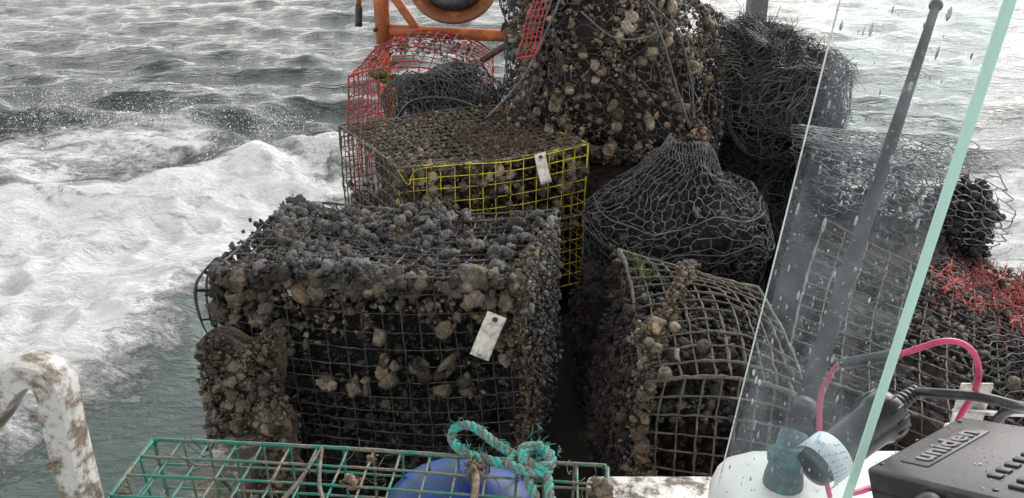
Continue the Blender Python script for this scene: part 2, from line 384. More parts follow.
FOAM = [(-.9, 6.6), (-1.5, 6.45), (-1.83, 6.2), (-2.2, 6.0), (-2.5, 5.84), (-2.87, 5.6), (-3.4, 5.35), (-4.2, 5.3), (-9, 5.6), (-9, 1.0), (-2.3, 1.6), (-1.95, 2.45),
        (-1.78, 2.75), (-1.70, 3.1), (-1.66, 3.5), (-1.45, 3.9), (-1.15, 4.3), (-.9, 5.1)]
def sea():
    fine = np.linspace(R(-48), R(48), 430); coarse = np.linspace(R(50), R(310), 80)[1:-1]
    ang = np.concatenate([fine, coarse]); rr = np.concatenate([[.3, .8], np.geomspace(1.5, 45, 400), np.geomspace(48, 1800, 30)])
    A, Rr = np.meshgrid(ang, rr); X = Rr*np.sin(A); Y = Rr*np.cos(A)
    r = np.random.default_rng(5); Z = np.zeros_like(X); DX = np.zeros_like(X); DY = np.zeros_like(X)
    Z0 = np.zeros_like(X)
    foam_d = poly_mask(X, Y, FOAM, .7)*(1-.24*poly_mask(X, Y, [(-9, 6), (-2.9, 5.9), (-3.0, 5.0), (-3.6, 4.3), (-9, 4.0)], 1.2))
    for i in range(90):
        lam = math.exp(r.uniform(math.log(.14), math.log(1.9))); th = r.normal(R(82), R(30))
        a = .0072*lam**.8*r.uniform(.5, 1.3); k = 6.283/lam
        kx, ky = k*math.cos(th), k*math.sin(th)
        warp = .5*np.sin(X*.7*r.uniform(.5, 1.5)+Y*.5+r.uniform(0, 6)) + .4*np.sin(Y*1.1+X*.3+r.uniform(0, 6))
        ph = kx*X+ky*Y+r.uniform(0, 6.28)+warp*min(2.0, .9/lam**.3)
        vis = np.clip(1-(Rr/(lam*70)), 0, 1)
        Z += a*np.sin(ph)*vis; DX += a*math.cos(th)*np.cos(ph)*vis; DY += a*math.sin(th)*np.cos(ph)*vis
    near = np.clip((np.hypot(X-.4, Y-1.6)-1.5)/2.2, .12, 1)          # smoother water beside the hull
    calm = 1-.7*foam_d; Z *= near*calm
    # wave crests thrown up by the boat
    P3 = np.stack([X.ravel(), Y.ravel(), np.zeros(X.size)], 1)
    wv = np.stack([.5*sn(P3, .45, 31), .5*sn(P3, .45, 32), 0*P3[:, 0]], 1)*.7; n1 = sn(P3+wv, .35, 1, 16).reshape(X.shape); n2 = sn(P3+wv, 1.0, 2, 24).reshape(X.shape); n3 = sn(P3+wv*.5, 2.6, 3, 24).reshape(X.shape); n2 *= .5+.5*np.abs(n1); n3 = .35-np.abs(n3)
    d1 = line_dist(X, Y, [(-.4, 6.15), (-1.3, 6.05), (-2.1, 5.72), (-2.9, 5.25), (-4.0, 5.0)])
    Z += (.22+.05*n2)*np.exp(-(d1/.42)**2)*np.clip((X+3.6)/1.6, .12, 1)
    d2 = line_dist(X, Y, [(-5.5, 7.3), (-4.3, 7.05), (-3.4, 7.0), (-2.3, 7.25)])
    Z += (.12+.04*n2)*np.exp(-(d2/.33)**2)
    d5 = line_dist(X, Y, [(-7.5, 10.0), (-5.6, 9.9), (-4.0, 10.2), (-2.6, 10.0)]); Z += .05*np.exp(-(d5/.35)**2)
    d3 = line_dist(X, Y, [(-1.75, 4.0), (-1.85, 3.2), (-2.1, 2.6), (-2.6, 2.0)])
    Z += .10*np.exp(-(d3/.28)**2)
    Z += foam_d*(.030*n2+.035*n3+.04*n1)
    foam2 = poly_mask(X, Y, [(-8, 7.0), (-4.4, 6.7), (-3.4, 7.05), (-2.5, 6.9), (-2.0, 6.4), (-2.6, 5.6), (-3.4, 5.2), (-8, 5.2)], .5)
    foam3 = poly_mask(X, Y, [(2.4, 2.6), (2.7, 4.2), (2.9, 5.6), (4.6, 6.2), (9, 5.5), (9, 1.5), (3, 1.5)], .8)
    streak = poly_mask(X, Y, [(-1.75, 2.6), (-1.2, 3.3), (-1.0, 4.4), (-1.7, 4.6), (-2.0, 3.0)], .6)
    foam = np.maximum.reduce([foam_d*.96+.12*n1*foam_d, foam2*.64, foam3*.92, streak*.28])
    foam += .10*n2*(foam > .1) - .22*poly_mask(X, Y, [(-5.5, 5.3), (-3.6, 5.5), (-3.3, 5.0), (-4.2, 4.4), (-5.6, 4.6)], .6)
    milky = np.clip(1.25-(np.hypot(X-.2, Y-2.4)-1.4)/1.9, 0, 1)*.95 + foam_d*.3
    me_v = np.stack([X+DX*.9, Y+DY*.9, Z], -1).reshape(-1, 3)
    nr, na = X.shape; i = np.arange(nr-1)[:, None]*na; j = np.arange(na)[None]; j2 = (j+1) % na
    F = np.stack([i+j, i+na+j, i+na+j2, i+j2], -1).reshape(-1, 4)
    b = MB(); b.add(me_v, F); o = b.build('sea_water', M['water'])
    for nm, d in (('foam', foam), ('milky', milky)):
        at = o.data.attributes.new(nm, 'FLOAT', 'POINT'); at.data.foreach_set('value', np.clip(d, 0, 1).astype(np.float32).ravel())
    tag(o, kind='structure')
    # spray
    s = MB(); Q = []; rad = []
    for _ in range(46):
        t = RNG.uniform(0, 1); c = np.array([-4.3+2.6*t, 6.75-.35*t+RNG.normal(0, .16), .12]); m = int(RNG.integers(40, 260)); w_ = RNG.uniform(.04, .17)
        d = np.array([RNG.normal(-.2, .5), RNG.normal(0, .3), 1.0]); k_ = RNG.uniform(0, 1, (m, 1))**1.6
        Q.append(c+k_*d*RNG.uniform(.08, .34)+RNG.normal(0, 1, (m, 3))*w_*(.5+k_)*(1.4, .8, .5)); rad.append(np.exp(RNG.normal(-6.15, .5, m)))
    Q = np.concatenate(Q); lumps(s, Q, np.concatenate(rad), .9, 0)
    n = 2600; t = RNG.uniform(0, 1, n)
    lumps(s, np.stack([-4.4+2.6*t, 5.2+.8*t+RNG.normal(0, .35, n), .10+.14*np.abs(RNG.normal(0, 1, n))], 1), RNG.exponential(.0014, n)+.0012, .9, 0)
    n = 400
    lumps(s, np.stack([RNG.uniform(2.6, 4, n), RNG.uniform(3.4, 5, n), RNG.uniform(.05, .6, n)], 1), RNG.exponential(.002, n)+.0015, .9, 1)
    tag(s.build('sea_spray', M['foamdrop']), 'white droplets of spray thrown up along the wake', 'spray', kind='stuff')
sea()

# ------------------------------------------------------------------ the boat
DECK = .62
boat = thing('boat', 'work boat with dark wet deck and white gunwales carrying the heap of old traps', 'boat')
def hull():
    st = [(-.50, -.9), (-.58, 0), (-.585, 1.2), (-.575, 2.4), (-.55, 3.75)]
    rt = [1.45, 1.5, 1.5, 1.28, 1.05]; b = MB(); V = []
    for (x, y), xr in zip(st, rt):
        w = xr-x
        for fx, z in ((0, .86), (.02, .40), (.08, .05), (.3, -.28), (.5, -.38), (.7, -.28), (.92, .05), (.98, .40), (1, .86)): V.append((x+w*fx, y, z))
    n = 9; F = []
    for i in range(len(st)-1):
        for j in range(n-1): F.append((i*n+j, i*n+j+1, (i+1)*n+j+1, (i+1)*n+j))
    b.add(V, [np.array(F), np.array([[k+4*n for k in range(n)]]), np.array([list(range(n))[::-1]])]); b.build('hull', M['white'], boat, smooth=False)
    d = MB(); n = len(st); q = [(x+.02, y, DECK) for x, y in st]+[(r_-.02, y, DECK) for r_, (x, y) in zip(rt, st)]
    d.add(q+[(a, b2, c-.04) for a, b2, c in q], [np.array([[i, n+i, n+i+1, i+1] for i in range(n-1)]), np.array([[2*n+i, 2*n+i+1, 3*n+i+1, 3*n+i] for i in range(n-1)])]); d.build('deck', M['deck'], boat, smooth=False)
    for s, nm in ((-1, 'gunwale'), (1, 'gunwale')):
        g = MB(); P = catmull([((x if s < 0 else r_), y, .88) for (x, y), r_ in zip(st, rt)], 6)
        tube(g, P, 1, sq=[(-.05, -.03), (-.05, .02), (-.035, .035), (.035, .035), (.05, .02), (.05, -.03)]); g.build(nm, M['gunwale'], boat)
    t = MB(); box(t, (.25, 3.74, .74), (1.56, .05, .24), bev=.01); t.build('transom', M['white'], boat, smooth=False)
    # centre console: white moulding whose ledge and rounded shoulder show
    c = MB(); box(c, (.245, .905, 1.03), (.25, .20, .20), bev=.012); c.build('console_ledge', M['ledge'], boat)
    c = MB(); box(c, (.625, .50, .995), (.74, .70, .68), bev=.06); c.build('console', M['white'], boat)
    c = MB(); box(c, (.30, .55, .82), (.60, .40, .36), bev=.03); c.build('console_base', M['white'], boat)
hull()

# grab rail, lower left
def rail():
    t = thing('grab_rail', 'scuffed white arched rail of flat tube at the lower left by the wake', 'rail')
    P = catmull([(-.80, .78, 1.20), (-.69, .78, 1.345), (-.628, .78, 1.418), (-.592, .78, 1.463), (-.568, .78, 1.480), (-.548, .78, 1.474), (-.541, .78, 1.450), (-.546, .78, 1.39), (-.552, .78, 1.2), (-.555, .78, .90)], 10)
    b = MB(); h, w = .0150, .019
    # flat tube, rounded corners, swept with fixed depth direction
    T = np.gradient(P, axis=0); T /= np.linalg.norm(T, axis=1)[:, None]; B = np.array([.10, .99, 0.]); B /= np.linalg.norm(B)
    prof = [(-h, -w), (-h-.003, -w+.006), (-h-.003, w-.006), (-h, w), (h, w), (h+.003, w-.006), (h+.003, -w+.006), (h, -w)]
    N = np.cross(T, B); N /= np.linalg.norm(N, axis=1)[:, None]; k = len(prof); pr = np.array(prof)
    V = P[:, None]+pr[None, :, 0, None]*N[:, None]+pr[None, :, 1, None]*B
    i = np.arange(len(P)-1)[:, None]*k; j = np.arange(k)[None]; j2 = (j+1) % k
    b.add(V.reshape(-1, 3), [np.stack([i+j, i+j2, i+k+j2, i+k+j], -1).reshape(-1, 4), np.arange(k)[None], (np.arange(k)+(len(P)-1)*k)[None, ::-1]])
    o = b.build('rail_tube', M['rail'], t); o.data.set_sharp_from_angle(angle=R(40))
    b = MB(); box(b, (-.563, .772, 1.20), (.012, .012, .5)); 
    w = MB(); tube(w, catmull([(-.585, .71, 1.46), (-.60, .70, 1.42), (-.592, .70, 1.38), (-.575, .69, 1.30), (-.57, .69, 1.2)], 8), .0012, 4)
    w.build('hanging_wire', M['wire_black'], t)
    for z in (1.43, 1.36):
        s = MB(); V, F = ICO[2]; s.add(V*(.0045, .0045, .0045)+(-.560, .752, z), F); s.build('rivet', M['screw'], t)
rail()

# aluminium bracket plate beyond the radio
def bracket():
    t = thing('metal_bracket', 'worn white metal plate with one bolt head behind the radio', 'bracket')
    b = MB(); rot = basis((1, -.05, 0), (-.05, .55, .83))
    box(b, (.600, .815, 1.392), (.042, .092, .004), rot, .0015); box(b, (.604, .853, 1.34), (.042, .004, .14), None, .0015)
    b.build('plate', M['alu'], t, smooth=False)
    s = MB(); V, F = ICO[2]; s.add((V*(.0065, .0065, .003))@rot.T+(.596, .843, 1.416), F); s.build('bolt_head', M['screw'], t)
    s = MB(); box(s, (.606, .868, 1.18), (.03, .02, .30), bev=.004); s.build('foot', M['white_dirty'], t)
bracket()

# ------------------------------------------------------------------ traps of square welded wire
def cage_map(C, sag=.01, seed=0, f=1.7):
    """C: 8 corners: bottom FL FR BR BL, top FL FR BR BL -> map (u along width, v depth, w height)"""
    C = np.array(C, float)
    def fn(u, v, w):
        u, v, w = np.broadcast_arrays(np.asarray(u, float), np.asarray(v, float), np.asarray(w, float))
        u, v, w = u.ravel()[:, None], v.ravel()[:, None], w.ravel()[:, None]
        bt = C[0]*(1-u)*(1-v)+C[1]*u*(1-v)+C[2]*u*v+C[3]*(1-u)*v
        tp = C[4]*(1-u)*(1-v)+C[5]*u*(1-v)+C[6]*u*v+C[7]*(1-u)*v
        p = bt*(1-w)+tp*w
        q = p.copy()
        for ax in range(3): q[:, ax] += sag*sn(p, f, seed*10+ax)
        return q
    return fn
def wire_mesh(P, r, rough, seed, k=5):
    L_ = np.linalg.norm(np.diff(P, axis=0), axis=1).sum(); n = max(3, int(L_/.013))
    s = np.concatenate([[0], np.cumsum(np.linalg.norm(np.diff(P, axis=0), axis=1))]); q = np.linspace(0, s[-1], n)
    P = np.stack([np.interp(q, s, P[:, a]) for a in range(3)], 1)
    P = P + RNG.normal(0, .0008*min(1, rough*2), P.shape)
    rr = r*(1+rough*np.clip(sn(P, 12, seed)+RNG.normal(0, .5, n), -.2, 2.2))
    b = MB(); tube(b, P, rr, k, RNG.uniform(0, 1)); return b
def panel(t, name, fn, nu, nv, mat_, r=.0018, rough=.3, skip=None, mat2=None, edge=1.5, seg=24, drop=0.0, m2test=None):
    """fn(a,b) -> points; frame mesh as the part, every wire its sub-part"""
    fr = MB(); e = np.linspace(0, 1, seg); o_ = np.zeros(seg)
    loop = np.concatenate([fn(e, o_), fn(o_+1, e)[1:], fn(e[::-1], o_+1)[1:], fn(o_, e[::-1])[1:]])
    fr = wire_mesh(loop, r*edge, rough, 3, 6)
    po = fr.build(name, mat_, t)
    for dirn, n in ((0, nu), (1, nv)):
        for i in range(1, n):
            a = i/n + RNG.normal(0, .003)
            lo, hi = 0, 1
            if skip: lo, hi = skip(dirn, i/n)
            if hi-lo < .04: continue
            if RNG.uniform() < drop: hi = lo+(hi-lo)*RNG.uniform(.3, .8)
            s = np.linspace(lo, hi, seg); c = np.full(seg, a)
            P = fn(c, s) if dirn == 0 else fn(s, c)
            P = P + (0, 0, .0012 if dirn else -.0012)
            mm = mat_
            if mat2 is not None and m2test(dirn, i/n): mm = mat2
            wire_mesh(P, r, rough, i, 5).build('wire', mm, po)
    return po
SINGLES = {}
def singles(t, name, P, r, matk, flat=0):
    """individually built shells/squirts sharing ten meshes"""
    for p, rad in zip(P, r):
        v = int(RNG.integers(0, len(VAR3))); key = (name, matk, v)
        if key not in SINGLES:
            b = MB(); V, F = VAR[2][v % 18] if rad < .012 else VAR3[v]; b.add(V, F); o = b.build(name, M[matk], t); SINGLES[key] = o.data
        else:
            o = bpy.data.objects.new(name, SINGLES[key]); COL.objects.link(o); o.parent = t
        o.location = p; o.rotation_euler = RNG.uniform(0, 6.28, 3); q = RNG.uniform(.8, 1.2, 3)*rad; o.scale = q
def scatter(t, name, P, rlo, rhi, matk, sub=2, grit=3, gname=True, tint=None):
    b = MB(); n = len(P); r = rlo*.6+(rhi*1.15-rlo*.6)*RNG.beta(1.0, 4.2, n); mus = 'mussel' in name
    if mus: r = r*1.2
    lumps(b, P, r, tint, sub, (2, 4) if mus else None)
    if grit:
        k = n*grit; i = RNG.integers(0, n, k); d = RNG.normal(size=(k, 3)); d /= np.linalg.norm(d, axis=1)[:, None]
        lumps(b, np.asarray(P)[i]+d*r[i][:, None]*RNG.uniform(.7, 1.25, (k, 1)), RNG.uniform(.0018, .0050, k), None, 0)
    return tag(b.build(name, M[matk], t), kind='stuff')
def strands(t, name, P, n, length, matk, r=.0008, droop=.6, kind='stuff'):
    b = MB(); P = np.asarray(P)
    for i in RNG.integers(0, len(P), n):
        d = RNG.normal(size=3); d /= np.linalg.norm(d); p = P[i].copy(); pts = [p.copy()]
        L_ = length*RNG.uniform(.4, 1.3)
        for k in range(4):
            d += RNG.normal(0, .45, 3)+(0, 0, -droop*.3); d /= np.linalg.norm(d); p = p+d*L_/4; pts.append(p.copy())
        tube(b, pts, np.linspace(r*1.3, r*.6, 5), 3, RNG.uniform(0, 1))
    return tag(b.build(name, M[matk], t), kind=kind)
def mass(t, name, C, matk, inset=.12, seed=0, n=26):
    """ragged dark body added inside a cage so the interior reads as deep shade"""
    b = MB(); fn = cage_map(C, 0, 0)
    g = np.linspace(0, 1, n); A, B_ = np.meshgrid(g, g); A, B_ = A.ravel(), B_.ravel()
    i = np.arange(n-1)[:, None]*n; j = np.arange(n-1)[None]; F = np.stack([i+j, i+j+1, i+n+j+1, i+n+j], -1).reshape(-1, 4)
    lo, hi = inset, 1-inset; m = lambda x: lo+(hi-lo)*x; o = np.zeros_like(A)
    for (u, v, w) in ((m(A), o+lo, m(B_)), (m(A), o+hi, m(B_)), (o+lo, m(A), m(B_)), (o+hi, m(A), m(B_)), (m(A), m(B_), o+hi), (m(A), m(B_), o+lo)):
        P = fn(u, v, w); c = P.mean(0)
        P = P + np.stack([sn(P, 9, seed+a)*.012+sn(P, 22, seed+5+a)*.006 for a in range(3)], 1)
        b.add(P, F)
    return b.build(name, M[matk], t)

def box_corners(FLt, FRt, depth_vec, zb, tw=0.0):
    FLt, FRt, D = map(lambda a: np.array(a, float), (FLt, FRt, depth_vec)); BRt, BLt = FRt+D, FLt+D
    lowv = [np.array([p[0], p[1], zb]) for p in (FLt, FRt, BRt, BLt)]
    return lowv+[FLt, FRt, BRt, BLt]

# ---- A: big crusted trap in front
CAW = .035
CA = box_corners((-.655, 1.49, 1.245), (.035, 1.455, 1.245), (.085, .375, .0), DECK+.01)
fa = cage_map(CA, .016, 1, 1.5)
A_ = thing('wire_trap', 'large wire trap crusted in grey sea squirts with a dirty tag, nearest in the heap', 'trap', 'derelict wire traps on the deck')
ccA = 17
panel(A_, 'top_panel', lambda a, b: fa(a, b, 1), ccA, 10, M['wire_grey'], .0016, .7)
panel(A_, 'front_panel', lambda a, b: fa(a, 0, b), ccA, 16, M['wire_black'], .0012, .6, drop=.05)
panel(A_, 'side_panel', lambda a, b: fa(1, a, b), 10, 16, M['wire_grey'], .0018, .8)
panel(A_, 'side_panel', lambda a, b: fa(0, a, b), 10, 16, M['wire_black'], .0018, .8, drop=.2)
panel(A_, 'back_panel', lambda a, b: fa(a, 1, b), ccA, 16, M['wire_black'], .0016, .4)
mass(A_, 'inner_dark_fill', CA, 'void', .17, 3)
n = 4200; u = RNG.uniform(.0, 1.0, n); v = RNG.uniform(-.02, .99, n)
P = fa(u, v, 1.0); keep = (RNG.uniform(0, 1, n) < np.where(u < .62, .98, .36)+.25*sn(P, 3, 5)); P = P[keep]; u_ = u[keep]
P[:, 2] += RNG.normal(-.010, .009, len(P))+(.026*sn(P, 3.4, 8)+.006)*(u_ < .62)-.008*(u_ > .6)
scatter(A_, 'top_crust', P, .006, .017, 'grey', grit=3)
g = 60; X, Y = np.meshgrid(np.linspace(.0, .66, g), np.linspace(0, 1, g)); Pm = fa(X.ravel(), Y.ravel(), 1.0); ed = np.clip(np.minimum.reduce([X.ravel()/.06, (.66-X.ravel())/.08, Y.ravel()/.08, (1-Y.ravel())/.06]), 0, 1)
Pm[:, 2] += -.012+(.026*sn(Pm, 3.4, 8)+.008)*ed-.03*(1-ed)+.006*sn(Pm, 14, 3)+.004*sn(Pm, 30, 4)
i = np.arange(g-1)[:, None]*g; j = np.arange(g-1)[None]; b = MB(); b.add(Pm, np.stack([i+j, i+j+1, i+g+j+1, i+g+j], -1).reshape(-1, 4)); b.build('silt_sheet', M['grey'], A_)
n = 110; u = RNG.uniform(0, 1, n); v = RNG.uniform(0, 1, n); P = fa(u, v, 1.0); P[:, 2] += .004+.026*sn(P, 3.4, 8)*(u < .62)
singles(A_, 'sea_squirt', P, RNG.uniform(.009, .019, n), 'grey_i')
n = 3600; u = RNG.uniform(-.01, 1.0, n); w = 1-RNG.uniform(0, 1, n)**1.3
P = fa(u, 0, w); den = np.clip((w-.30)*1.35, .02, .9)+(.45*sn(P, 3.4, 9)+.5*sn(P, 8, 12))*(w < .86); den = np.where(u > .62, den-.25*(w < .8), den); den = den*np.clip((w-.52)/.30, .04, 1)
k = RNG.uniform(0, 1, n) < den; P = P[k]; P[:, 1] += RNG.uniform(-.006, .05, len(P))
scatter(A_, 'front_crust', P, .005, .015, 'brown', grit=2)
n = 210; u = RNG.uniform(0, .98, n); w = 1-RNG.uniform(0, .52, n)**1.35; P = fa(u, 0, w)
k = (.45*sn(P, 3.4, 9)+.5*sn(P, 8, 12)) > -.1; P = P[k]; P[:, 1] += RNG.uniform(-.008, .014, len(P))
singles(A_, 'sea_squirt', P, RNG.uniform(.010, .020, len(P)), 'brown_i')
n = 2200; P = fa(RNG.uniform(0, 1, n), RNG.uniform(.06, .14, n), RNG.uniform(0, 1, n)); scatter(A_, 'inner_mussels', P, .006, .013, 'black', grit=1)
n = 1300; v = RNG.uniform(0, 1, n); w = 1-RNG.uniform(0, 1, n)**1.5; P = fa(1.0, v, w)+RNG.normal(0, .008, (n, 3)); scatter(A_, 'side_crust', P, .005, .014, 'grey', grit=2)
n = 800; P = fa(RNG.uniform(-.02, .03, n), RNG.uniform(0, .7, n), 1-RNG.uniform(0, .5, n)); P += RNG.normal(0, .012, (n, 3)); scatter(A_, 'corner_crust', P, .006, .014, 'black', grit=2)
for pts in ([fa(-.01, .1, 1.0)[0]+(-.005, 0, .01), fa(-.05, .0, .95)[0], fa(-.045, 0, .82)[0], fa(-.02, .05, .68)[0], fa(.01, .1, .6)[0]], [fa(-.0, .3, 1.0)[0], fa(-.05, .15, .97)[0], fa(-.055, .1, .88)[0], fa(-.03, .05, .78)[0]], [fa(-.05, .0, .93)[0], fa(-.02, .1, .9)[0], fa(.02, .1, .92)[0]], [fa(-.045, .0, .82)[0], fa(-.02, .1, .79)[0], fa(.02, .1, .80)[0]]):
    b = MB(); P_ = catmull(pts, 8); tube(b, P_, .0028*(1+.3*sn(P_, 14, 3)), 6); b.build('loose_wire', M['wire_black'], A_)
strands(A_, 'weed_fuzz', fa(RNG.uniform(0, 1, 500), RNG.uniform(0, 1, 500), 1.0), 700, .03, 'grey', .0007)
# crusted rope of growth down the right front corner
b = MB(); P = catmull([fa(1, .6, 1.01)[0], fa(1.0, .1, 1.02)[0], fa(.985, -.02, .86)[0], fa(1.0, -.03, .6)[0], fa(.97, -.03, .35)[0], fa(.955, -.02, .1)[0]], 10)
tube(b, P, .005+.0015*sn(P, 9, 2), 7); b.build('crusted_edge', M['tan'], A_)
n = 850; i = RNG.integers(0, len(P), n); scatter(A_, 'edge_crust', P[i]+RNG.normal(0, .010, (n, 3)), .003, .010, 'brown', grit=2)

# ---- crust slab leaning at the lower left of A
S_ = thing('crusted_slab', 'ragged brown slab of barnacle crust leaning against the left of the largest trap', 'debris')
n = 26; g = np.linspace(0, 1, n); a, b_ = np.meshgrid(g, g); a, b_ = a.ravel(), b_.ravel()
def slab(a, b):
    a, b = np.asarray(a, float), np.asarray(b, float)
    top = 1.10+.04*a+.020*np.sin(a*7)
    p = np.stack([-.665+.165*a+.02*(1-b), 1.375+.02*a+.05*b-.02*np.sin(b*3), (DECK+.02)*(1-b)+top*b], -1)
    return p
P = slab(a, b_); i = np.arange(n-1)[:, None]*n; j = np.arange(n-1)[None]; F = np.stack([i+j, i+j+1, i+n+j+1, i+n+j], -1).reshape(-1, 4)
b = MB(); Pn = P+np.stack([sn(P, 8, q)*.008 for q in range(3)], 1); b.add(Pn, F); b.add(Pn+(0.004, .03, 0), F[:, ::-1]); b.build('slab_body', M['brown'], S_)
n = 1700; a = RNG.uniform(0, 1, n); bb = RNG.uniform(0, 1, n)
scatter(S_, 'barnacle_crust', slab(a, bb)+RNG.normal(0, .006, (n, 3))-np.array([0, .006, 0]), .005, .013, 'brown')
n = 60; singles(S_, 'barnacle', slab(RNG.uniform(.05, .95, n), RNG.uniform(.2, 1, n))-np.array([0, .016, 0]), RNG.uniform(.008, .015, n), 'brown_i')

# ---- B: yellow fronted trap
CB = box_corners((-.318, 2.087, 1.27), (.2325, 2.318, 1.27), (-.262, .478, 0), .80)
fb0 = cage_map(CB, .006, 2, 1.4)
B0 = thing('wire_trap', 'wire trap with yellow front mesh and a clean white tag, behind the nearest one', 'trap', 'derelict wire traps on the deck')
dip = lambda a: .018*np.exp(-((np.asarray(a)-.12)/.08)**2)
panel(B0, 'top_panel', lambda a, b: fb0(a, b, 1), 15, 14, M['wire_tan'], .0019, .5)
panel(B0, 'front_panel', lambda a, b: fb0(a, 0, b), 14, 12, M['wire_yellow'], .0016, .12)
panel(B0, 'side_panel', lambda a, b: fb0(0, a, b), 13, 12, M['wire_tan'], .0018, .5)
panel(B0, 'side_panel', lambda a, b: fb0(1, a, b), 13, 12, M['wire_yellow'], .0016, .2)
panel(B0, 'back_panel', lambda a, b: fb0(a, 1, b), 15, 12, M['wire_tan'], .0018, .4)
b = MB(); P = catmull([fb0(.0, -.005, .98)[0], fb0(.04, -.03, .90)[0], fb0(.09, -.01, .98)[0], fb0(.3, -.02, 1.0)[0], fb0(.6, -.01, .985)[0], fb0(1, -.01, 1.0)[0]], 8); tube(b, P, .0018, 5); b.build('bent_wire', M['wire_yellow'], B0)
mass(B0, 'inner_dark_fill', CB, 'mud', .16, 6)
n = 2600; u = RNG.uniform(0, 1, n); v = RNG.uniform(0, 1, n); P = fb0(u, v, .99); k = RNG.uniform(0, 1, n) < .72+.45*sn(P, 2.6, 4)-.25*(v > .8); P = P[k]; P[:, 2] += RNG.normal(-.004, .008, len(P))
scatter(B0, 'top_crust', P, .005, .012, 'tan', grit=2)
n = 2600; u = RNG.uniform(0, 1, n); w = RNG.uniform(0, 1, n); P = fb0(u, RNG.uniform(.03, .10, n), w); k = RNG.uniform(0, 1, n) < .55+.4*sn(P, 2.4, 14); scatter(B0, 'inner_squirts', P[k], .006, .015, 'brown', grit=2)
n = 110; P = fb0(RNG.uniform(0, 1, n), .02, 1-RNG.uniform(0, .6, n)); singles(B0, 'sea_squirt', P, RNG.uniform(.010, .018, n), 'tan_i')
n = 1300; P = fb0(RNG.uniform(.02, .14, n), RNG.uniform(0, 1, n), RNG.uniform(.05, .95, n)); k = sn(P, 3, 3) > -.2; scatter(B0, 'side_crust', P[k], .006, .014, 'tan', grit=2)
P = fb0(RNG.uniform(0, 1, 600), RNG.uniform(0, 1, 600), 1.0); strands(B0, 'red_brown_weed', P[sn(P, 2.2, 6) > .1], 1500, .035, 'hair', .0007, .1)
n = 200; strands(B0, 'red_weed_tuft', fb0(RNG.uniform(.02, .10, n), RNG.uniform(.1, .5, n), RNG.uniform(.2, .6, n)), 260, .05, 'redweed', .0009, .2)

# ---- C: sprung grey trap on the right
CC = [(.20, 1.22, DECK+.01), (.53, 1.17, DECK+.01), (.56, 1.60, DECK+.01), (.22, 1.62, DECK+.01),
      (.255, 1.205, 1.175), (.505, 1.15, 1.165), (.535, 1.52, 1.21), (.195, 1.60, 1.255)]
fc0 = cage_map(CC, .014, 3, 1.3)
def fc(u, v, w):
    p = fc0(u, v, w); uu, vv, ww = np.broadcast_arrays(np.asarray(u, float), np.asarray(v, float), np.asarray(w, float))
    uu, vv, ww = uu.ravel(), vv.ravel(), ww.ravel()
    p[:, 2] += .052*np.sin(np.clip(uu, 0, 1)*3.14)*np.sin(np.clip(vv, 0, 1)*2.6+.5)*ww
    p[:, 1] -= .055*np.sin(np.clip(ww, 0, 1)*3.14)*np.sin(np.clip(uu, 0, 1)*2.4+.4)*(1-vv); p[:, 0] += .03*np.sin(ww*5+vv*3)*(1-uu)
    return p
C_ = thing('wire_trap', 'sprung grey wire trap with a domed top, right of the narrow gap', 'trap', 'derelict wire traps on the deck')
panel(C_, 'top_panel', lambda a, b: fc(a, b, 1), 10, 12, M['wire_tan'], .0021, .5, drop=.05)
panel(C_, 'front_panel', lambda a, b: fc(a, 0, b), 9, 13, M['wire_tan'], .0020, .4)
panel(C_, 'side_panel', lambda a, b: fc(0, a, b), 11, 14, M['wire_tan'], .0020, .7)
panel(C_, 'side_panel', lambda a, b: fc(1, a, b), 11, 14, M['wire_grey'], .0019, .4)
mass(C_, 'inner_dark_fill', CC, 'void', .20, 9)
n = 1800; P = fc(-.02+RNG.uniform(-.03, .08, n), RNG.uniform(0, 1.1, n), RNG.uniform(0, 1, n)); scatter(C_, 'side_crust', P, .006, .016, 'mud', grit=2)
n = 900; P = fc(-.02+RNG.uniform(-.04, .06, n), RNG.uniform(0, 1.1, n), RNG.uniform(0, 1, n)); k = sn(P, 3.5, 2) > .2; scatter(C_, 'side_growth', P[k], .005, .012, 'mud', grit=2)
n = 1300; u = RNG.uniform(0, 1, n); w = RNG.uniform(0, 1, n); P = fc(u, RNG.uniform(.10, .2, n), w); scatter(C_, 'inner_shells', P, .006, .015, 'mud', grit=2)
n = 1200; u = RNG.uniform(0, 1, n); w = RNG.uniform(0, 1, n); P = fc(u, w, RNG.uniform(.80, .90, n)); scatter(C_, 'inner_lumps', P, .006, .015, 'grey', grit=2, tint=RNG.uniform(0, .35, n))
ridge = catmull([fc(.50, .99, 1.01)[0], fc(.34, .70, 1.03)[0], fc(.16, .40, 1.03)[0], fc(-.02, .28, 1.0)[0]], 14)
b = MB(); tube(b, ridge, .006+.002*sn(ridge, 9, 2), 7); b.build('crusted_rope', M['tan'], C_)
n = 520; i = RNG.integers(0, len(ridge), n); scatter(C_, 'ridge_crust', ridge[i]+RNG.normal(0, .008, (n, 3)), .003, .009, 'tan', grit=2)
corner = catmull([fc(.16, .40, 1.0)[0], fc(.05, .12, .99)[0], fc(0, 0, .9)[0], fc(0, 0, .5)[0], fc(0, 0, .15)[0]], 14)
n = 600; i = RNG.integers(0, len(corner), n); scatter(C_, 'corner_crust', corner[i]+RNG.normal(0, .011, (n, 3)), .003, .010, 'brown', grit=2)
n = 45; i = RNG.integers(0, len(corner), n); singles(C_, 'oyster', corner[i]+RNG.normal(0, .014, (n, 3)), RNG.uniform(.009, .016, n), 'tan_i')
strands(C_, 'green_weed', fc(RNG.uniform(.05, .2, 60), RNG.uniform(.72, .98, 60), 1.0), 110, .03, 'lime', .0008, .2)
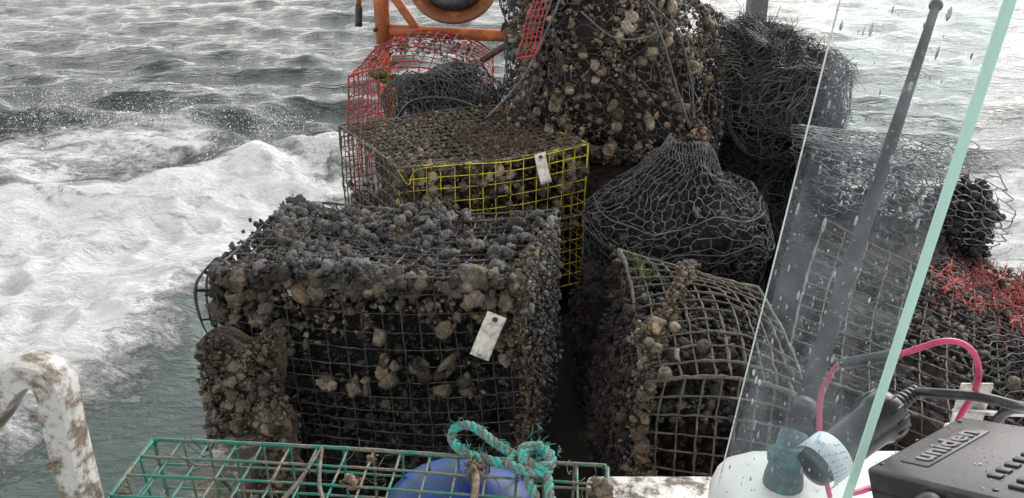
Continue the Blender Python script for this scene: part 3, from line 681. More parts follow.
strands(C_, 'weed_fuzz', np.concatenate([ridge, corner]), 700, .03, 'hair', .0006)

# ---- D: low flattened trap behind the glass
CD = [(.58, 1.25, DECK+.01), (1.28, 1.05, DECK+.01), (1.52, 1.62, DECK+.01), (.85, 1.85, DECK+.01),
      (.56, 1.34, 1.12), (1.18, 1.10, .94), (1.42, 1.62, .98), (.82, 1.88, 1.20)]
fd = cage_map(CD, .012, 4, 1.3)
D_ = thing('wire_trap', 'flattened pale grey wire trap seen through the glass, sloping to the right', 'trap', 'derelict wire traps on the deck')
panel(D_, 'top_panel', lambda a, b: fd(a, b, 1), 13, 13, M['wire_tan'], .0018, .4)
panel(D_, 'front_panel', lambda a, b: fd(a, 0, b), 13, 10, M['wire_grey'], .0018, .4)
mass(D_, 'inner_dark_fill', CD, 'mud', .07, 12)
n = 1300; u = RNG.uniform(0, 1, n); v = RNG.uniform(0, 1, n); P = fd(u, v, .97); scatter(D_, 'inner_shells', P, .006, .016, 'black', grit=2)
n = 500; u = RNG.uniform(.3, 1, n); v = RNG.uniform(.3, 1, n); P = fd(u, v, 1.0); scatter(D_, 'top_crust', P, .005, .012, 'grey', grit=2)

# ---- E: red domed trap at the stern
CE = [(-.66, 3.12, .80), (-.10, 3.08, .80), (-.08, 3.50, .80), (-.60, 3.56, .80),
      (-.655, 3.10, 1.30), (-.11, 3.08, 1.27), (-.09, 3.46, 1.33), (-.56, 3.54, 1.36)]
fe0 = cage_map(CE, .012, 5, 1.5)
def fe(u, v, w):
    p = fe0(u, v, w); uu, vv, ww = [x.ravel() for x in np.broadcast_arrays(*[np.asarray(q, float) for q in (u, v, w)])]
    p[:, 2] += .085*np.sin(np.clip(uu, 0, 1)*3.14)**.8*ww*(.6+.4*vv); return p
E_ = thing('wire_trap', 'crushed red wire trap with arched top near the orange frame', 'trap', 'derelict wire traps on the deck')
panel(E_, 'top_panel', lambda a, b: fe(a, b, 1), 13, 10, M['wire_red'], .0023, .5, mat2=M['wire_tan'], m2test=lambda d, x: d == 0 and .3 < x < .7)
panel(E_, 'front_panel', lambda a, b: fe(a, 0, b), 13, 12, M['wire_red'], .0023, .4, skip=lambda d, x: (0, 1) if (d == 0 and x < .34) else ((0, .34) if d == 1 else (.86, 1)))
panel(E_, 'side_panel', lambda a, b: fe(0, a, b), 10, 12, M['wire_red'], .0023, .5)
panel(E_, 'side_panel', lambda a, b: fe(1, a, b), 10, 12, M['wire_red'], .0020, .3, drop=.3)
P = fe(RNG.uniform(.06, .9, 260), RNG.uniform(.3, .9, 260), .98); scatter(E_, 'top_crust', P, .005, .013, 'brown', grit=2)
n = 34; P = np.stack([RNG.normal(-.515, .022, n), RNG.normal(3.22, .03, n), RNG.normal(1.28, .02, n)], 1)
b = MB(); lumps(b, P, RNG.uniform(.008, .02, n), None, 2); tag(b.build('green_weed', M['lime'], E_), kind='stuff')
P = np.concatenate([fe(RNG.uniform(0, .1, 200), RNG.uniform(0, 1, 200), RNG.uniform(.2, 1, 200))]); strands(E_, 'pink_weed', P, 320, .05, 'redweed', .001, .3)

# ---- F: green trap in the foreground
FLt, FRt = np.array((-.516, .62, 1.297)), np.array((.105, .58, 1.290)); Dv = np.array((.018, .262, 0))
CF = box_corners(FLt, FRt, Dv, 1.03)
ff0 = cage_map(CF, .0035, 6, 1.2)
F_ = thing('wire_trap', 'low green wire trap in the foreground with turquoise rope and blue float', 'trap', 'derelict wire traps on the deck')
panel(F_, 'top_panel', lambda a, b: ff0(a, b, 1), 16, 7, M['wire_green'], .0019, .12)
panel(F_, 'back_panel', lambda a, b: ff0(a, 1, b), 16, 6, M['wire_green'], .0018, .12)
panel(F_, 'bottom_panel', lambda a, b: ff0(a, b, 0), 16, 7, M['wire_green'], .0018, .12)
panel(F_, 'side_panel', lambda a, b: ff0(0, a, b), 7, 6, M['wire_green'], .0018, .15)
panel(F_, 'side_panel', lambda a, b: ff0(1, a, b), 7, 6, M['wire_green'], .0018, .3)
for p, r_ in ((np.array([-.049, .823, 1.297]), .010), (np.array([-.21, .798, 1.297]), .009), (ff0(.985, .80, 1)[0], .014), (ff0(.50, .93, 1)[0], .005), (ff0(.30, .55, 1)[0], .004), (ff0(.38, .35, 1)[0], .006), (ff0(.02, .6, 1)[0], .005)):
    b = MB(); n = int(20+r_*2200); P = p+RNG.normal(0, r_*.55, (n, 3)); lumps(b, P, RNG.uniform(r_*.2, r_*.55, n), None, 2); b.build('twine_knot', M['knot'], F_)
    if r_ > .009: strands(F_, 'knot_fuzz', P, 60, .02, 'tan', .0006)
b = MB(); tube(b, catmull([(-.049, .823, 1.297), (-.046, .78, 1.302), (-.052, .72, 1.30)], 6), .0050, 7); b.build('twine_tail', M['knot'], F_)
b = MB(); tube(b, catmull([ff0(.16, .88, .9)[0], ff0(.22, .84, .7)[0], ff0(.235, .8, .45)[0], ff0(.24, .8, .1)[0]], 6), .004, 6); b.build('black_strap', M['plastic'], F_)
for q in ([ff0(.385, 1.0, 1.0)[0], ff0(.37, .7, 1.01)[0], ff0(.33, .4, 1.0)[0], ff0(.30, .1, 1.0)[0]], [ff0(.385, 1.0, 1.0)[0], ff0(.42, .7, 1.01)[0], ff0(.47, .5, 1.0)[0]]):
    b = MB(); P = catmull(q, 8); tube(b, P, .0028*(1+.3*sn(P, 14, 4)), 6); b.build('bent_wire', M['wire_tan'], F_)
b = MB(); P = catmull([ff0(.26, .50, 1.02)[0], ff0(.30, .53, 1.02)[0], ff0(.37, .52, 1.015)[0]], 8); tube(b, P, 1, sq=[(-.005, 0), (0, .001), (.005, 0), (0, -.001)]); b.build('grass_blade', M['lime'], F_)
strands(F_, 'dry_weed', ff0(RNG.uniform(.05, 1, 300), RNG.uniform(.2, 1, 300), 1), 70, .045, 'tan', .0006, .2)
b = MB(); box(b, (-.43, .672, 1.285), (.07, .02, .004), rotz(-.15), .001); b.build('white_strip', M['white_dirty'], F_)
for q in (-.012, .014):
    b = MB(); V, F = ICO[2]; b.add(V*(.003, .003, .002)+(-.43+q, .672-q*.15, 1.288), F); b.build('rivet', M['rust'], F_)

# blue float inside it
t = thing('blue_float', 'shiny dark blue plastic float lying under the green wire mesh', 'float')
b = MB(); V, F = ICO[3]; b.add(V*(.110, .10, .062)+(-.070, .822, 1.214), F); b.build('float_body', M['blue'], t)
b = MB(); a = np.linspace(0, 6.283, 40); tube(b, np.stack([-.075+.1055*np.cos(a), .820+.1005*np.sin(a), 1.212+0*a], 1), .004, 6); b.build('seam', M['blue'], t)

# turquoise rope with a loop and a knot
def rope(t, name, pts, r=.0064, turns=92, closed=False):
    P = catmull(pts, 14, closed); T, N, B_ = frames(P); s = np.concatenate([[0], np.cumsum(np.linalg.norm(np.diff(P, axis=0), axis=1))])
    q = np.arange(0, s[-1], .0016); I = lambda X: np.stack([np.interp(q, s, X[:, a]) for a in range(3)], 1); P2, N2, B2 = I(P), I(N), I(B_)
    for k in range(3):
        ph = q*turns*2.2+k*2.094; b = MB(); tube(b, P2+r*.52*(np.cos(ph)[:, None]*N2+np.sin(ph)[:, None]*B2), r*.56, 6)
        b.build(name, M['rope_b' if k == 0 else 'rope_a'], t)
T_ = thing('turquoise_rope', 'twisted turquoise and grey rope with a loop and knot on the green trap', 'rope')
kx, ky, kz = .028, .822, 1.302
rope(T_, 'rope_strand', [(kx-.01, ky, kz+.004), (-.02, .857, 1.308), (-.055, .888, 1.314), (-.078, .892, 1.308), (-.082, .872, 1.302), (-.062, .848, 1.300), (-.03, .834, 1.300), (kx-.012, ky-.008, kz)])
rope(T_, 'knot_strand', [(kx-.02, ky-.012, kz+.004), (kx-.004, ky+.02, kz+.014), (kx+.018, ky+.006, kz+.010), (kx+.012, ky-.016, kz+.002), (kx-.012, ky-.014, kz+.012), (kx-.008, ky+.012, kz+.018), (kx+.012, ky+.014, kz+.004), (kx+.020, ky-.008, kz+.006)])
rope(T_, 'knot_strand', [(kx+.004, ky+.024, kz), (kx-.016, ky+.006, kz+.016), (kx+.002, ky-.020, kz+.014), (kx+.02, ky-.012, kz+.016), (kx+.006, ky+.012, kz+.022), (kx-.018, ky-.002, kz+.006)])
rope(T_, 'rope_tail', [(kx+.006, ky-.006, kz+.006), (kx+.018, ky-.03, kz+.003), (kx+.020, ky-.055, kz-.004), (kx+.035, ky-.08, kz-.01)])
rope(T_, 'rope_tail', [(kx-.004, ky-.006, kz+.006), (kx-.006, ky-.034, kz+.002), (kx+.004, ky-.06, kz-.012), (kx, ky-.10, kz-.03)])
rope(T_, 'knot_strand', [(kx-.022, ky+.014, kz+.006), (kx-.03, ky-.01, kz+.010), (kx-.008, ky-.026, kz+.012), (kx+.016, ky-.022, kz+.006), (kx+.024, ky+.004, kz+.012), (kx+.006, ky+.022, kz+.012), (kx-.016, ky+.01, kz+.020)])
fib = np.concatenate([catmull([(kx-.01, ky, kz+.010), (-.02, .857, 1.314), (-.055, .888, 1.318), (-.078, .892, 1.312), (-.082, .872, 1.308), (-.062, .848, 1.306), (-.03, .834, 1.306)], 10), np.array([kx, ky, kz+.014])+RNG.normal(0, .014, (40, 3))])
fo = strands(T_, 'frayed_fibres', fib, 420, .014, 'grey', .00035); fo.data.materials.clear(); fo.data.materials.append(M['rope_a'])

# ---- tags
def tag_plate(label, c, w, h, rot, bend=.006):
    t = thing('trap_tag', label, 'tag'); n = 9
    g = np.linspace(-.5, .5, n); A, B_ = np.meshgrid(g, g); A, B_ = A.ravel(), B_.ravel()
    P = np.stack([A*w, bend*(np.cos(B_*3)-.6)+bend*.4*np.sin(A*3+B_*2), B_*h], -1)
    i = np.arange(n-1)[:, None]*n; j = np.arange(n-1)[None]; F = np.stack([i+j, i+j+1, i+n+j+1, i+n+j], -1).reshape(-1, 4)
    b = MB(); k = n*n; b.add(np.concatenate([P, P+(0, .0018, 0)]), [F, F[:, ::-1]+k])
    rim = list(range(n))+[n*r_+n-1 for r_ in range(1, n)]+[n*(n-1)+q for q in range(n-2, -1, -1)]+[n*r_ for r_ in range(n-2, 0, -1)]
    b.f.append(np.array([[rim[q], rim[q]+k, rim[(q+1) % len(rim)]+k, rim[(q+1) % len(rim)]] for q in range(len(rim))]))
    o = b.build('tag_plate', M['tag'], t)
    a = np.linspace(0, 6.283, 20); gm = MB(); tube(gm, np.stack([.0042*np.cos(a), -.002+0*a, h*.38+.0042*np.sin(a)], 1), .0017, 6); gm.build('grommet', M['rust'], t)
    hb = MB(); V, F2 = ICO[2]; hb.add(V*(.0034, .0015, .0034)+(0, -.0008, h*.38), F2); hb.build('tie', M['wire_black'], t)
    t.location = c; t.rotation_euler = rot; return t
tag_plate('clean white plastic tag wired to the yellow mesh', (.092, 2.232, 1.225), .036, .092, (R(-14), R(-9), R(18)))
tag_plate('rust stained white tag hanging on the grey trap front corner', (-.050, 1.420, 1.137), .043, .098, (R(-22), R(22), R(-6)))

# ------------------------------------------------------------------ pots of hexagonal netting
def hexnet(t, name, S, U, V, cell, matk, r=.0012, keep=None, wrap=False, jit=.0025, k=3, sag=0):
    """S(u,v) metres -> points; edges of a honeycomb"""
    a = cell/math.sqrt(3); pts = {}; edges = set()
    if wrap: nu = max(3, round(U/cell)); cell = U/nu; a = cell/math.sqrt(3)
    nu = int(round(U/cell)); nv = int(V/(1.5*a))
    def vid(x, y):
        if wrap: x = x % U
        key = (round(x/cell*2) % (2*nu) if wrap else round(x/cell*2), round(y/a*2)); pts.setdefault(key, (x, y)); return key
    for j in range(nv):
        for i in range(nu):
            cx = (i+.5*(j % 2))*cell; cy = j*1.5*a
            c = [vid(cx+a*math.sin(q*math.pi/3), cy+a*math.cos(q*math.pi/3)) for q in range(6)]
            for q in range(6): e = tuple(sorted((c[q], c[(q+1) % 6]))); edges.add(e)
    keys = list(pts); idx = {k_: i for i, k_ in enumerate(keys)}; uv = np.array([pts[k_] for k_ in keys]); uv += RNG.normal(0, jit, uv.shape)
    P = S(uv[:, 0], uv[:, 1]); b = MB(); E = np.array([(idx[x], idx[y]) for x, y in edges])
    if keep is not None: m = keep(P, uv); E = E[m[E[:, 0]] & m[E[:, 1]]]
    A, B_ = P[E[:, 0]], P[E[:, 1]]; L_ = np.linalg.norm(B_-A, axis=1); ok = L_ < cell*2.2; A, B_, E = A[ok], B_[ok], E[ok]
    T = (B_-A)/(np.linalg.norm(B_-A, axis=1)[:, None]+1e-9); ref = np.where(np.abs(T[:, 2:3]) > .8, [[1., 0, 0]], [[0, 0, 1.]])
    N = np.cross(T, ref); N /= np.linalg.norm(N, axis=1)[:, None]; Bn = np.cross(T, N); an = np.arange(k)/k*6.283
    ring = np.cos(an)[None, :, None]*N[:, None]+np.sin(an)[None, :, None]*Bn[:, None]
    rr = r*RNG.uniform(.8, 1.5, (len(E), 1, 1)); mid = (A+B_)/2+RNG.normal(0, .0012, A.shape)
    X = np.stack([A[:, None]+ring*rr, mid[:, None]+ring*rr*RNG.uniform(.8, 1.6, (len(E), 1, 1)), B_[:, None]+ring*rr], 1)
    if matk in ('hex_dark', 'wire_black'):
        X = X[:, [0, 2]]; q = np.arange(k); q2 = (q+1) % k; f = np.stack([q, q2, q2+k, q+k], -1); FF = f[None]+(np.arange(len(E))*2*k)[:, None, None]
        b.add(X.reshape(-1, 3), FF.reshape(-1, 4), RNG.uniform(0, 1)); return b.build(name, M[matk], t)
    q = np.arange(k); q2 = (q+1) % k; f = np.concatenate([np.stack([q+s*k, q2+s*k, q2+k+s*k, q+k+s*k], -1) for s in (0, 1)])
    FF = f[None]+(np.arange(len(E))*3*k)[:, None, None]; b.add(X.reshape(-1, 3), FF.reshape(-1, 4), RNG.uniform(0, 1))
    return b.build(name, M[matk], t)

def pot_surface(c, prof, sx=1, sy=1, tilt=(0, 0), crumple=.02, seed=0, cf=1.8):
    prof = np.array(prof, float); s = np.concatenate([[0], np.cumsum(np.linalg.norm(np.diff(prof, axis=0), axis=1))]); rmax = prof[:, 0].max(); U = 6.2832*rmax
    def S(u, v, inset=0.0):
        u, v = np.asarray(u, float), np.asarray(v, float); r = np.interp(v, s, prof[:, 0])-inset; z = np.interp(v, s, prof[:, 1]); th = u/U*6.2832
        p = np.stack([r*np.cos(th)*sx, r*np.sin(th)*sy, z], -1); p[:, 0] += z*tilt[0]; p[:, 1] += z*tilt[1]; p += c
        return p+crumple*np.stack([sn(p, cf, seed+a) for a in range(3)], 1)+crumple*.35*np.stack([sn(p, cf*3.5, seed+4+a) for a in range(3)], 1)
    return S, U, s[-1]
def core(t, S, U, V, inset, matk='mud', n=40, name='inner_dark_fill', vlo=0):  # dark blob added inside a pot to block light passing through
    u, v = np.meshgrid(np.linspace(0, U, n), np.linspace(vlo, V, n)); P = S(u.ravel(), v.ravel(), inset); P = P+np.stack([sn(P, 12, 40+a)*.008 for a in range(3)], 1)
    i = np.arange(n-1)[:, None]*n; j = np.arange(n-1)[None]; b = MB(); b.add(P, np.stack([i+j, i+j+1, i+n+j+1, i+n+j], -1).reshape(-1, 4)); return b.build(name, M[matk], t)
def ring_wire(t, S, U, v, matk, r=.003, name='hoop'):
    u = np.linspace(0, U, 60); b = MB(); P = S(u, np.full(60, v)); tube(b, P, r*(1+.2*sn(P, 8, 1)), 6, caps=False); return b.build(name, M[matk], t)

# ---- G: conical pot, tied at the peak
G_ = thing('netting_pot', 'cone shaped hexagonal netting pot tied at its peak, full of black mussels', 'pot', 'hexagonal netting pots in the heap')
S, U, V = pot_surface((.47, 2.06, 0), [(.225, .64), (.24, .85), (.252, 1.10), (.250, 1.17), (.215, 1.21), (.15, 1.25), (.09, 1.30), (.025, 1.375)], 1.04, .9, crumple=.027, seed=14, cf=2.4)
S0 = S
def S(u, v, inset=0.0, S0=S0):
    p = S0(u, v, inset); k = np.clip((p[:, 2]-1.12)/.28, 0, 1)[:, None]; p[:, :2] += k*np.array([-.01, .05]); return p
hexnet(G_, 'hex_netting', S, U, V, .034, 'hex_grey', .0010, wrap=True)
for v_ in (.21, .47, .56): ring_wire(G_, S, U, v_, 'hex_dark', .0022)
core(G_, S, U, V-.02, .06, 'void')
n = 700; P = S(RNG.uniform(0, U, n), RNG.uniform(.1, V*.72, n), .018+RNG.uniform(0, .02, n)); scatter(G_, 'grey_mussels', P, .007, .013, 'grey', grit=1, tint=RNG.uniform(0, .35, n))
n = 3600; vv_ = RNG.uniform(0, V-.04, n); P = S(RNG.uniform(0, U, n), vv_, .026+RNG.uniform(0, .03, n)*(vv_ < V*.75)); scatter(G_, 'black_mussels', P, .005, .013, 'black', grit=1)
pk = S(np.array([0.]), np.array([V]))[0]
b = MB(); P = pk+RNG.normal(0, .012, (60, 3))*(1, 1, 1.2)-(0, 0, .012); lumps(b, P, RNG.uniform(.003, .007, 60), None, 2); tag(b.build('tied_peak', M['hair'], G_), kind='stuff'); strands(G_, 'peak_fuzz', P, 90, .05, 'hair', .0007, 1.5)
for dx in (-.03, .0): 
    b = MB(); tube(b, catmull([pk+(0, 0, 0), pk+(dx*1.5, -.05, -.05), pk+(dx*4, -.10, -.13)], 6), .0016, 5); b.build('draw_wire', M['hex_grey'], G_)

# ---- H: dark pot at the back right
H_ = thing('netting_pot', 'dark crumpled netting pot at the back right beside the grey post', 'pot', 'hexagonal netting pots in the heap')
S, U, V = pot_surface((.92, 2.80, 0), [(.22, .64), (.25, 1.0), (.26, 1.30), (.245, 1.43), (.14, 1.49), (.02, 1.50)], 1.0, .9, crumple=.05, seed=31, cf=2.1)
for q, mk in ((0, 'hex_dark'), (.02, 'hex_dark'), (-.015, 'wire_black'), (.04, 'wire_black')):
    hexnet(H_, 'hex_netting', lambda u, v, q=q: S(u, v, q)+np.stack([sn(S(u, v), 3, 60+int(q*1000))]*3, 1)*.012, U, V, .036, mk, .0014, wrap=True, jit=.005)
for v_ in (.36, .74, .9): ring_wire(H_, S, U, v_, 'hex_dark', .003)
core(H_, S, U, V*.80, .08, 'void'); n = 2200; v_ = RNG.uniform(0, V, n)*.9; P = S(RNG.uniform(0, U, n), v_, .03+RNG.uniform(0, .05, n)); scatter(H_, 'black_mussels', P, .006, .014, 'black', grit=1)
P = S(RNG.uniform(0, U, 900), RNG.uniform(.5, V, 900)); strands(H_, 'black_weed', P, 1900, .07, 'black', .0011, 0)

# ---- I: big brown clump in the centre back
I_ = thing('netting_pot', 'tallest hexagonal netting pot, heavily overgrown with brown squirts', 'pot', 'hexagonal netting pots in the heap')
S, U, V = pot_surface((.35, 2.72, 0), [(.10, 1.10), (.28, 1.13), (.36, 1.22), (.385, 1.42), (.35, 1.62), (.24, 1.74), (.05, 1.80)], 1.0, .85, crumple=.06, seed=51, cf=1.4)
hexnet(I_, 'hex_netting', S, U, V, .038, 'hex_grey', .0011, wrap=True, jit=.004)
ring_wire(I_, S, U, .27, 'hex_pale', .0028)
core(I_, S, U, V*.75, .12, 'mud', vlo=0)
n = 7600; u = RNG.uniform(0, U, n); v = RNG.uniform(.05, V, n); P = S(u, v, RNG.uniform(-.016, .05, n)); k = (RNG.uniform(0, 1, n) < 1.0+.6*sn(P, 2.2, 21)) & (P[:, 1] < 2.85); P = P[k]
scatter(I_, 'squirt_crust', P, .006, .020, 'tan', grit=2)
n = 170; u = RNG.uniform(0, U, n); v = RNG.uniform(.15, V-.1, n); P = S(u, v, -.008); P = P[(P[:, 1] < 2.7) & (sn(P, 2.2, 21) > -.2)]; singles(I_, 'sea_squirt', P, RNG.uniform(.011, .021, len(P)), 'tan_i')
n = 1600; P = S(RNG.uniform(0, U, n), RNG.uniform(0, V, n), RNG.uniform(.05, .10, n)); P = P[P[:, 1] < 2.85]; scatter(I_, 'dark_growth', P, .008, .018, 'mud', grit=1)
P = S(RNG.uniform(0, U, 2500), RNG.uniform(.1, V, 2500), -.01); P = P[P[:, 1] < 2.75]; strands(I_, 'weed_fuzz', P, 1000, .03, 'hair', .0008, .3)

# ---- J: smaller dark pot left of it, and what carries the stack
J_ = thing('netting_pot', 'small slumped netting pot between the red trap and the tall brown pot', 'pot', 'hexagonal netting pots in the heap')
S, U, V = pot_surface((.11, 2.90, 0), [(.19, .64), (.20, 1.1), (.19, 1.30), (.15, 1.48), (.13, 1.66), (.10, 1.80), (.02, 1.84)], 1.0, .9, crumple=.03, seed=71, cf=1.8)
hexnet(J_, 'hex_netting', S, U, V, .036, 'hex_grey', .0013, wrap=True, jit=.004); 0
core(J_, S, U, V*.9, .06, 'void'); n = 2600; P = S(RNG.uniform(0, U, n), RNG.uniform(0, V, n), RNG.uniform(0, .05, n)); P = P[(P[:, 1] < 3.05)]; scatter(J_, 'squirt_crust', P, .006, .016, 'grey', grit=2, tint=RNG.uniform(0, .5, len(P)))
K_ = thing('netting_pot', 'collapsed black netting lying in front of the red trap', 'pot', 'hexagonal netting pots in the heap')
S, U, V = pot_surface((-.25, 2.94, 0), [(.20, .80), (.215, 1.10), (.21, 1.27), (.15, 1.355), (.02, 1.385)], 1.0, .75, crumple=.03, seed=91, cf=2.2)
for q, mk in ((0, 'hex_grey'), (.02, 'hex_dark'), (.04, 'wire_black'), (-.01, 'hex_dark')):
    hexnet(K_, 'hex_netting', lambda u, v, q=q: S(u, v, q)+np.stack([sn(S(u, v), 3.5, 80+int(q*1000))]*3, 1)*.012, U, V, .034, mk, .0014, wrap=True, jit=.006)
core(K_, S, U, V*.9, .07, 'void'); n = 900; P = S(RNG.uniform(0, U, n), RNG.uniform(0, V, n), .04); scatter(K_, 'black_mussels', P, .005, .012, 'black', grit=1)
b = MB(); tube(b, catmull([(-.43, 2.80, 1.20), (-.36, 2.76, 1.29), (-.25, 2.74, 1.31), (-.14, 2.74, 1.28), (-.04, 2.76, 1.19), (.03, 2.76, 1.14)], 8), .0055, 7); tag(b.build('black_hose', M['plastic']), 'black rope arching over the netting in front of the red trap', 'rope')
def under(label, c, rx, ry, z0, z1, seed, matk='black', nl=2000):
    t = thing('overgrown_pot', label, 'pot'); S, U, V = pot_surface(c, [(rx*.9, z0), (rx, (z0+z1)/2), (rx*.96, z1-.03), (rx*.6, z1), (.02, z1+.01)], 1, ry/rx, crumple=.015, seed=seed)
    core(t, S, U, V, .03); n = nl
    P = S(RNG.uniform(0, U, n), RNG.uniform(0, V, n), RNG.uniform(.0, .03, n)); scatter(t, 'mussel_crust' if matk == 'black' else 'mud_crust', P, .006, .016, matk, grit=1)
under('dark muddy pot under the tall brown one, behind the yellow trap corner', (.34, 2.68, 0), .31, .28, DECK+.01, 1.12, 111, 'mud', 1300)
under('dark pot beneath the red trap at the stern', (-.36, 3.25, 0), .28, .26, DECK+.01, .80, 121, 'mud', 800)
under('low muddy pot in the gap between the yellow trap and the cone pot', (.26, 1.90, 0), .10, .16, DECK+.01, 1.03, 131, 'mud', 900)
t = thing('crate', 'dark weathered crate under the yellow fronted trap', 'crate'); b = MB(); box(b, (-.17, 2.43, .71), (.50, .48, .17), rotz(R(23)), .01); b.build('crate_body', M['deck'], t)

# ---- L: pale netting pot behind the glass with its black end
L_ = thing('netting_pot', 'pale hexagonal netting roll behind the glass with the sea showing through', 'pot', 'hexagonal netting pots in the heap')
Sx = lambda u, v: None
def SL(u, v, inset=0.0):
    u, v = np.asarray(u, float), np.asarray(v, float); th = u/.22; r = .185-inset   # horizontal roll along x
    p = np.stack([.90+v, 2.26-.25*v+r*np.cos(th)*1.0, 1.20-.12*v+r*np.sin(th)*.95], -1)
    return p+.034*np.stack([sn(p, 1.8, 210+a) for a in range(3)], 1)
UL = 6.2832*.22
hexnet(L_, 'hex_netting', SL, UL, .44, .034, 'hex_pale', .0014, wrap=True, jit=.005)
hexnet(L_, 'hex_netting', lambda u, v: SL(u, v, .04), UL, .40, .034, 'hex_grey', .0013, wrap=True, jit=.007)
n = 2000; v = RNG.uniform(0, .4, n)*RNG.uniform(0, 1, n); u = RNG.uniform(0, UL, n); P = SL(u, v, RNG.uniform(.02, .06, n)); P = P[P[:, 2] < 1.22]; scatter(L_, 'black_mussels', P, .006, .014, 'black', grit=1)
t = thing('mussel_clump', 'black mussel clump at the far end of the pale netting, against the sea', 'mussels')
n = 1300; d = RNG.normal(size=(n, 3)); d /= np.linalg.norm(d, axis=1)[:, None]; rr = RNG.uniform(.6, 1, (n, 1))
P = np.array([1.27, 2.06, 1.11])+d*rr*(.095, .09, .135); scatter(t, 'mussel_mass', P, .006, .015, 'black', grit=2)
n = 60; d = RNG.normal(size=(n, 3)); d /= np.linalg.norm(d, axis=1)[:, None]; singles(t, 'mussel', np.array([1.27, 2.06, 1.11])+d*(.10, .095, .14), RNG.uniform(.010, .016, n), 'black_i')
under('black weedy pot below the pale netting roll', (1.12, 2.12, 0), .30, .30, DECK+.01, 1.02, 141, 'black', 1200)
under('dark overgrown pot behind the flattened trap', (.98, 1.98, 0), .24, .18, DECK+.01, 1.13, 151, 'black', 1000)

# ---- M: red seaweed and rubble on the right
t = thing('overgrown_heap', 'grey and brown rubble heap draped with red seaweed at the right edge', 'debris')
n = 2400; x = RNG.uniform(.95, 1.75, n); y = RNG.uniform(1.15, 2.1, n); P = np.stack([x, y, 0*x], 1); z = 1.06+.05*sn(P, 1.4, 3)+.03*sn(P, 3.5, 4)-.20*np.clip((x-1.15)/.5, 0, 1)-.25*np.clip((1.3-y)/.3, 0, 1); P[:, 2] = z
scatter(t, 'shell_crust', P-np.array([0, 0, .01]), .004, .014, 'black', grit=2)
scatter(t, 'pale_shells', P[RNG.integers(0, len(P), 500)]+(0, 0, .006), .006, .02, 'tan', grit=2)
strands(t, 'weed_fuzz', P, 1100, .04, 'grey', .0009, .2)
strands(t, 'pink_fuzz', P[sn(P, 1.5, 7) > .3], 500, .04, 'redweed', .0009, .2)
hexnet(t, 'hex_netting', lambda u, v: np.stack([.95+u, 1.2+v, 1.085+.05*sn(np.stack([.95+u, 1.2+v, 0*u], 1), 1.4, 3)+.03*sn(np.stack([.95+u, 1.2+v, 0*u], 1), 3.5, 4)-.20*np.clip((u-.2)/.5, 0, 1)-.25*np.clip((.1-v)/.3, 0, 1)], -1), .38, .7, .036, 'hex_grey', .0013) if 'hexnet' in globals() else None
g = 40; X, Y = np.meshgrid(np.linspace(.93, 1.78, g), np.linspace(1.1, 2.12, g)); Pm = np.stack([X.ravel(), Y.ravel(), 0*X.ravel()], 1); xx, yy = Pm[:, 0], Pm[:, 1]
Pm[:, 2] = 1.03+.05*sn(Pm, 1.4, 3)+.03*sn(Pm*[1, 1, 0], 3.5, 4)-.20*np.clip((xx-1.15)/.5, 0, 1)-.25*np.clip((1.3-yy)/.3, 0, 1)-.4*(np.maximum(np.abs(xx-1.355)/.425, np.abs(yy-1.61)/.51) > .97)
i = np.arange(g-1)[:, None]*g; j = np.arange(g-1)[None]; b = MB(); b.add(Pm, np.stack([i+j, i+j+1, i+g+j+1, i+g+j], -1).reshape(-1, 4)); b.build('mud_bed', M['mud'], t)
def seaweed(label, cen, n, spread, L0):
    s = thing('red_seaweed', label, 'seaweed', 'red seaweed on the rubble heap'); b = MB()
    for q in range(n):
        p = np.array(cen)+RNG.normal(0, 1, 3)*spread; d = RNG.normal(size=3)*(1, 1, .5)+(0, 0, .15); d /= np.linalg.norm(d)
        def grow(p, d, L_, lev):
            pts = [p]; 
            for k in range(4): d = d+RNG.normal(0, .25, 3); d /= np.linalg.norm(d); p = p+d*L_/4; pts.append(p)
            tube(b, pts, np.linspace(.0027, .0010, 5)*(1-.2*lev), 4, RNG.uniform(0, 1))
            if lev < 2:
                for c in range(3): dd = d+RNG.normal(0, .7, 3); dd /= np.linalg.norm(dd); grow(pts[RNG.integers(1, 5)], dd, L_*.62, lev+1)
        grow(p, d, L0*RNG.uniform(.7, 1.2), 0)
    tag(b.build('fronds', M['redweed'], s), kind='stuff')
seaweed('red seaweed tuft on the crest of the rubble beside the black mussels', (1.20, 1.76, 1.06), 66, (.10, .07, .015), .05)
seaweed('red seaweed tuft at the extreme right edge against the foam', (1.42, 1.70, 1.02), 50, (.06, .07, .02), .07)
seaweed('wide sparse patch of red seaweed lower down the rubble', (1.27, 1.50, .99), 90, (.11, .10, .02), .045)
seaweed('small dark red seaweed bunch seen next to the glass edge', (1.08, 1.72, 1.06), 34, (.05, .05, .015), .045)

seaweed('lowest red seaweed patch at the right edge above the metal bracket', (1.22, 1.40, .97), 50, (.06, .05, .012), .045)

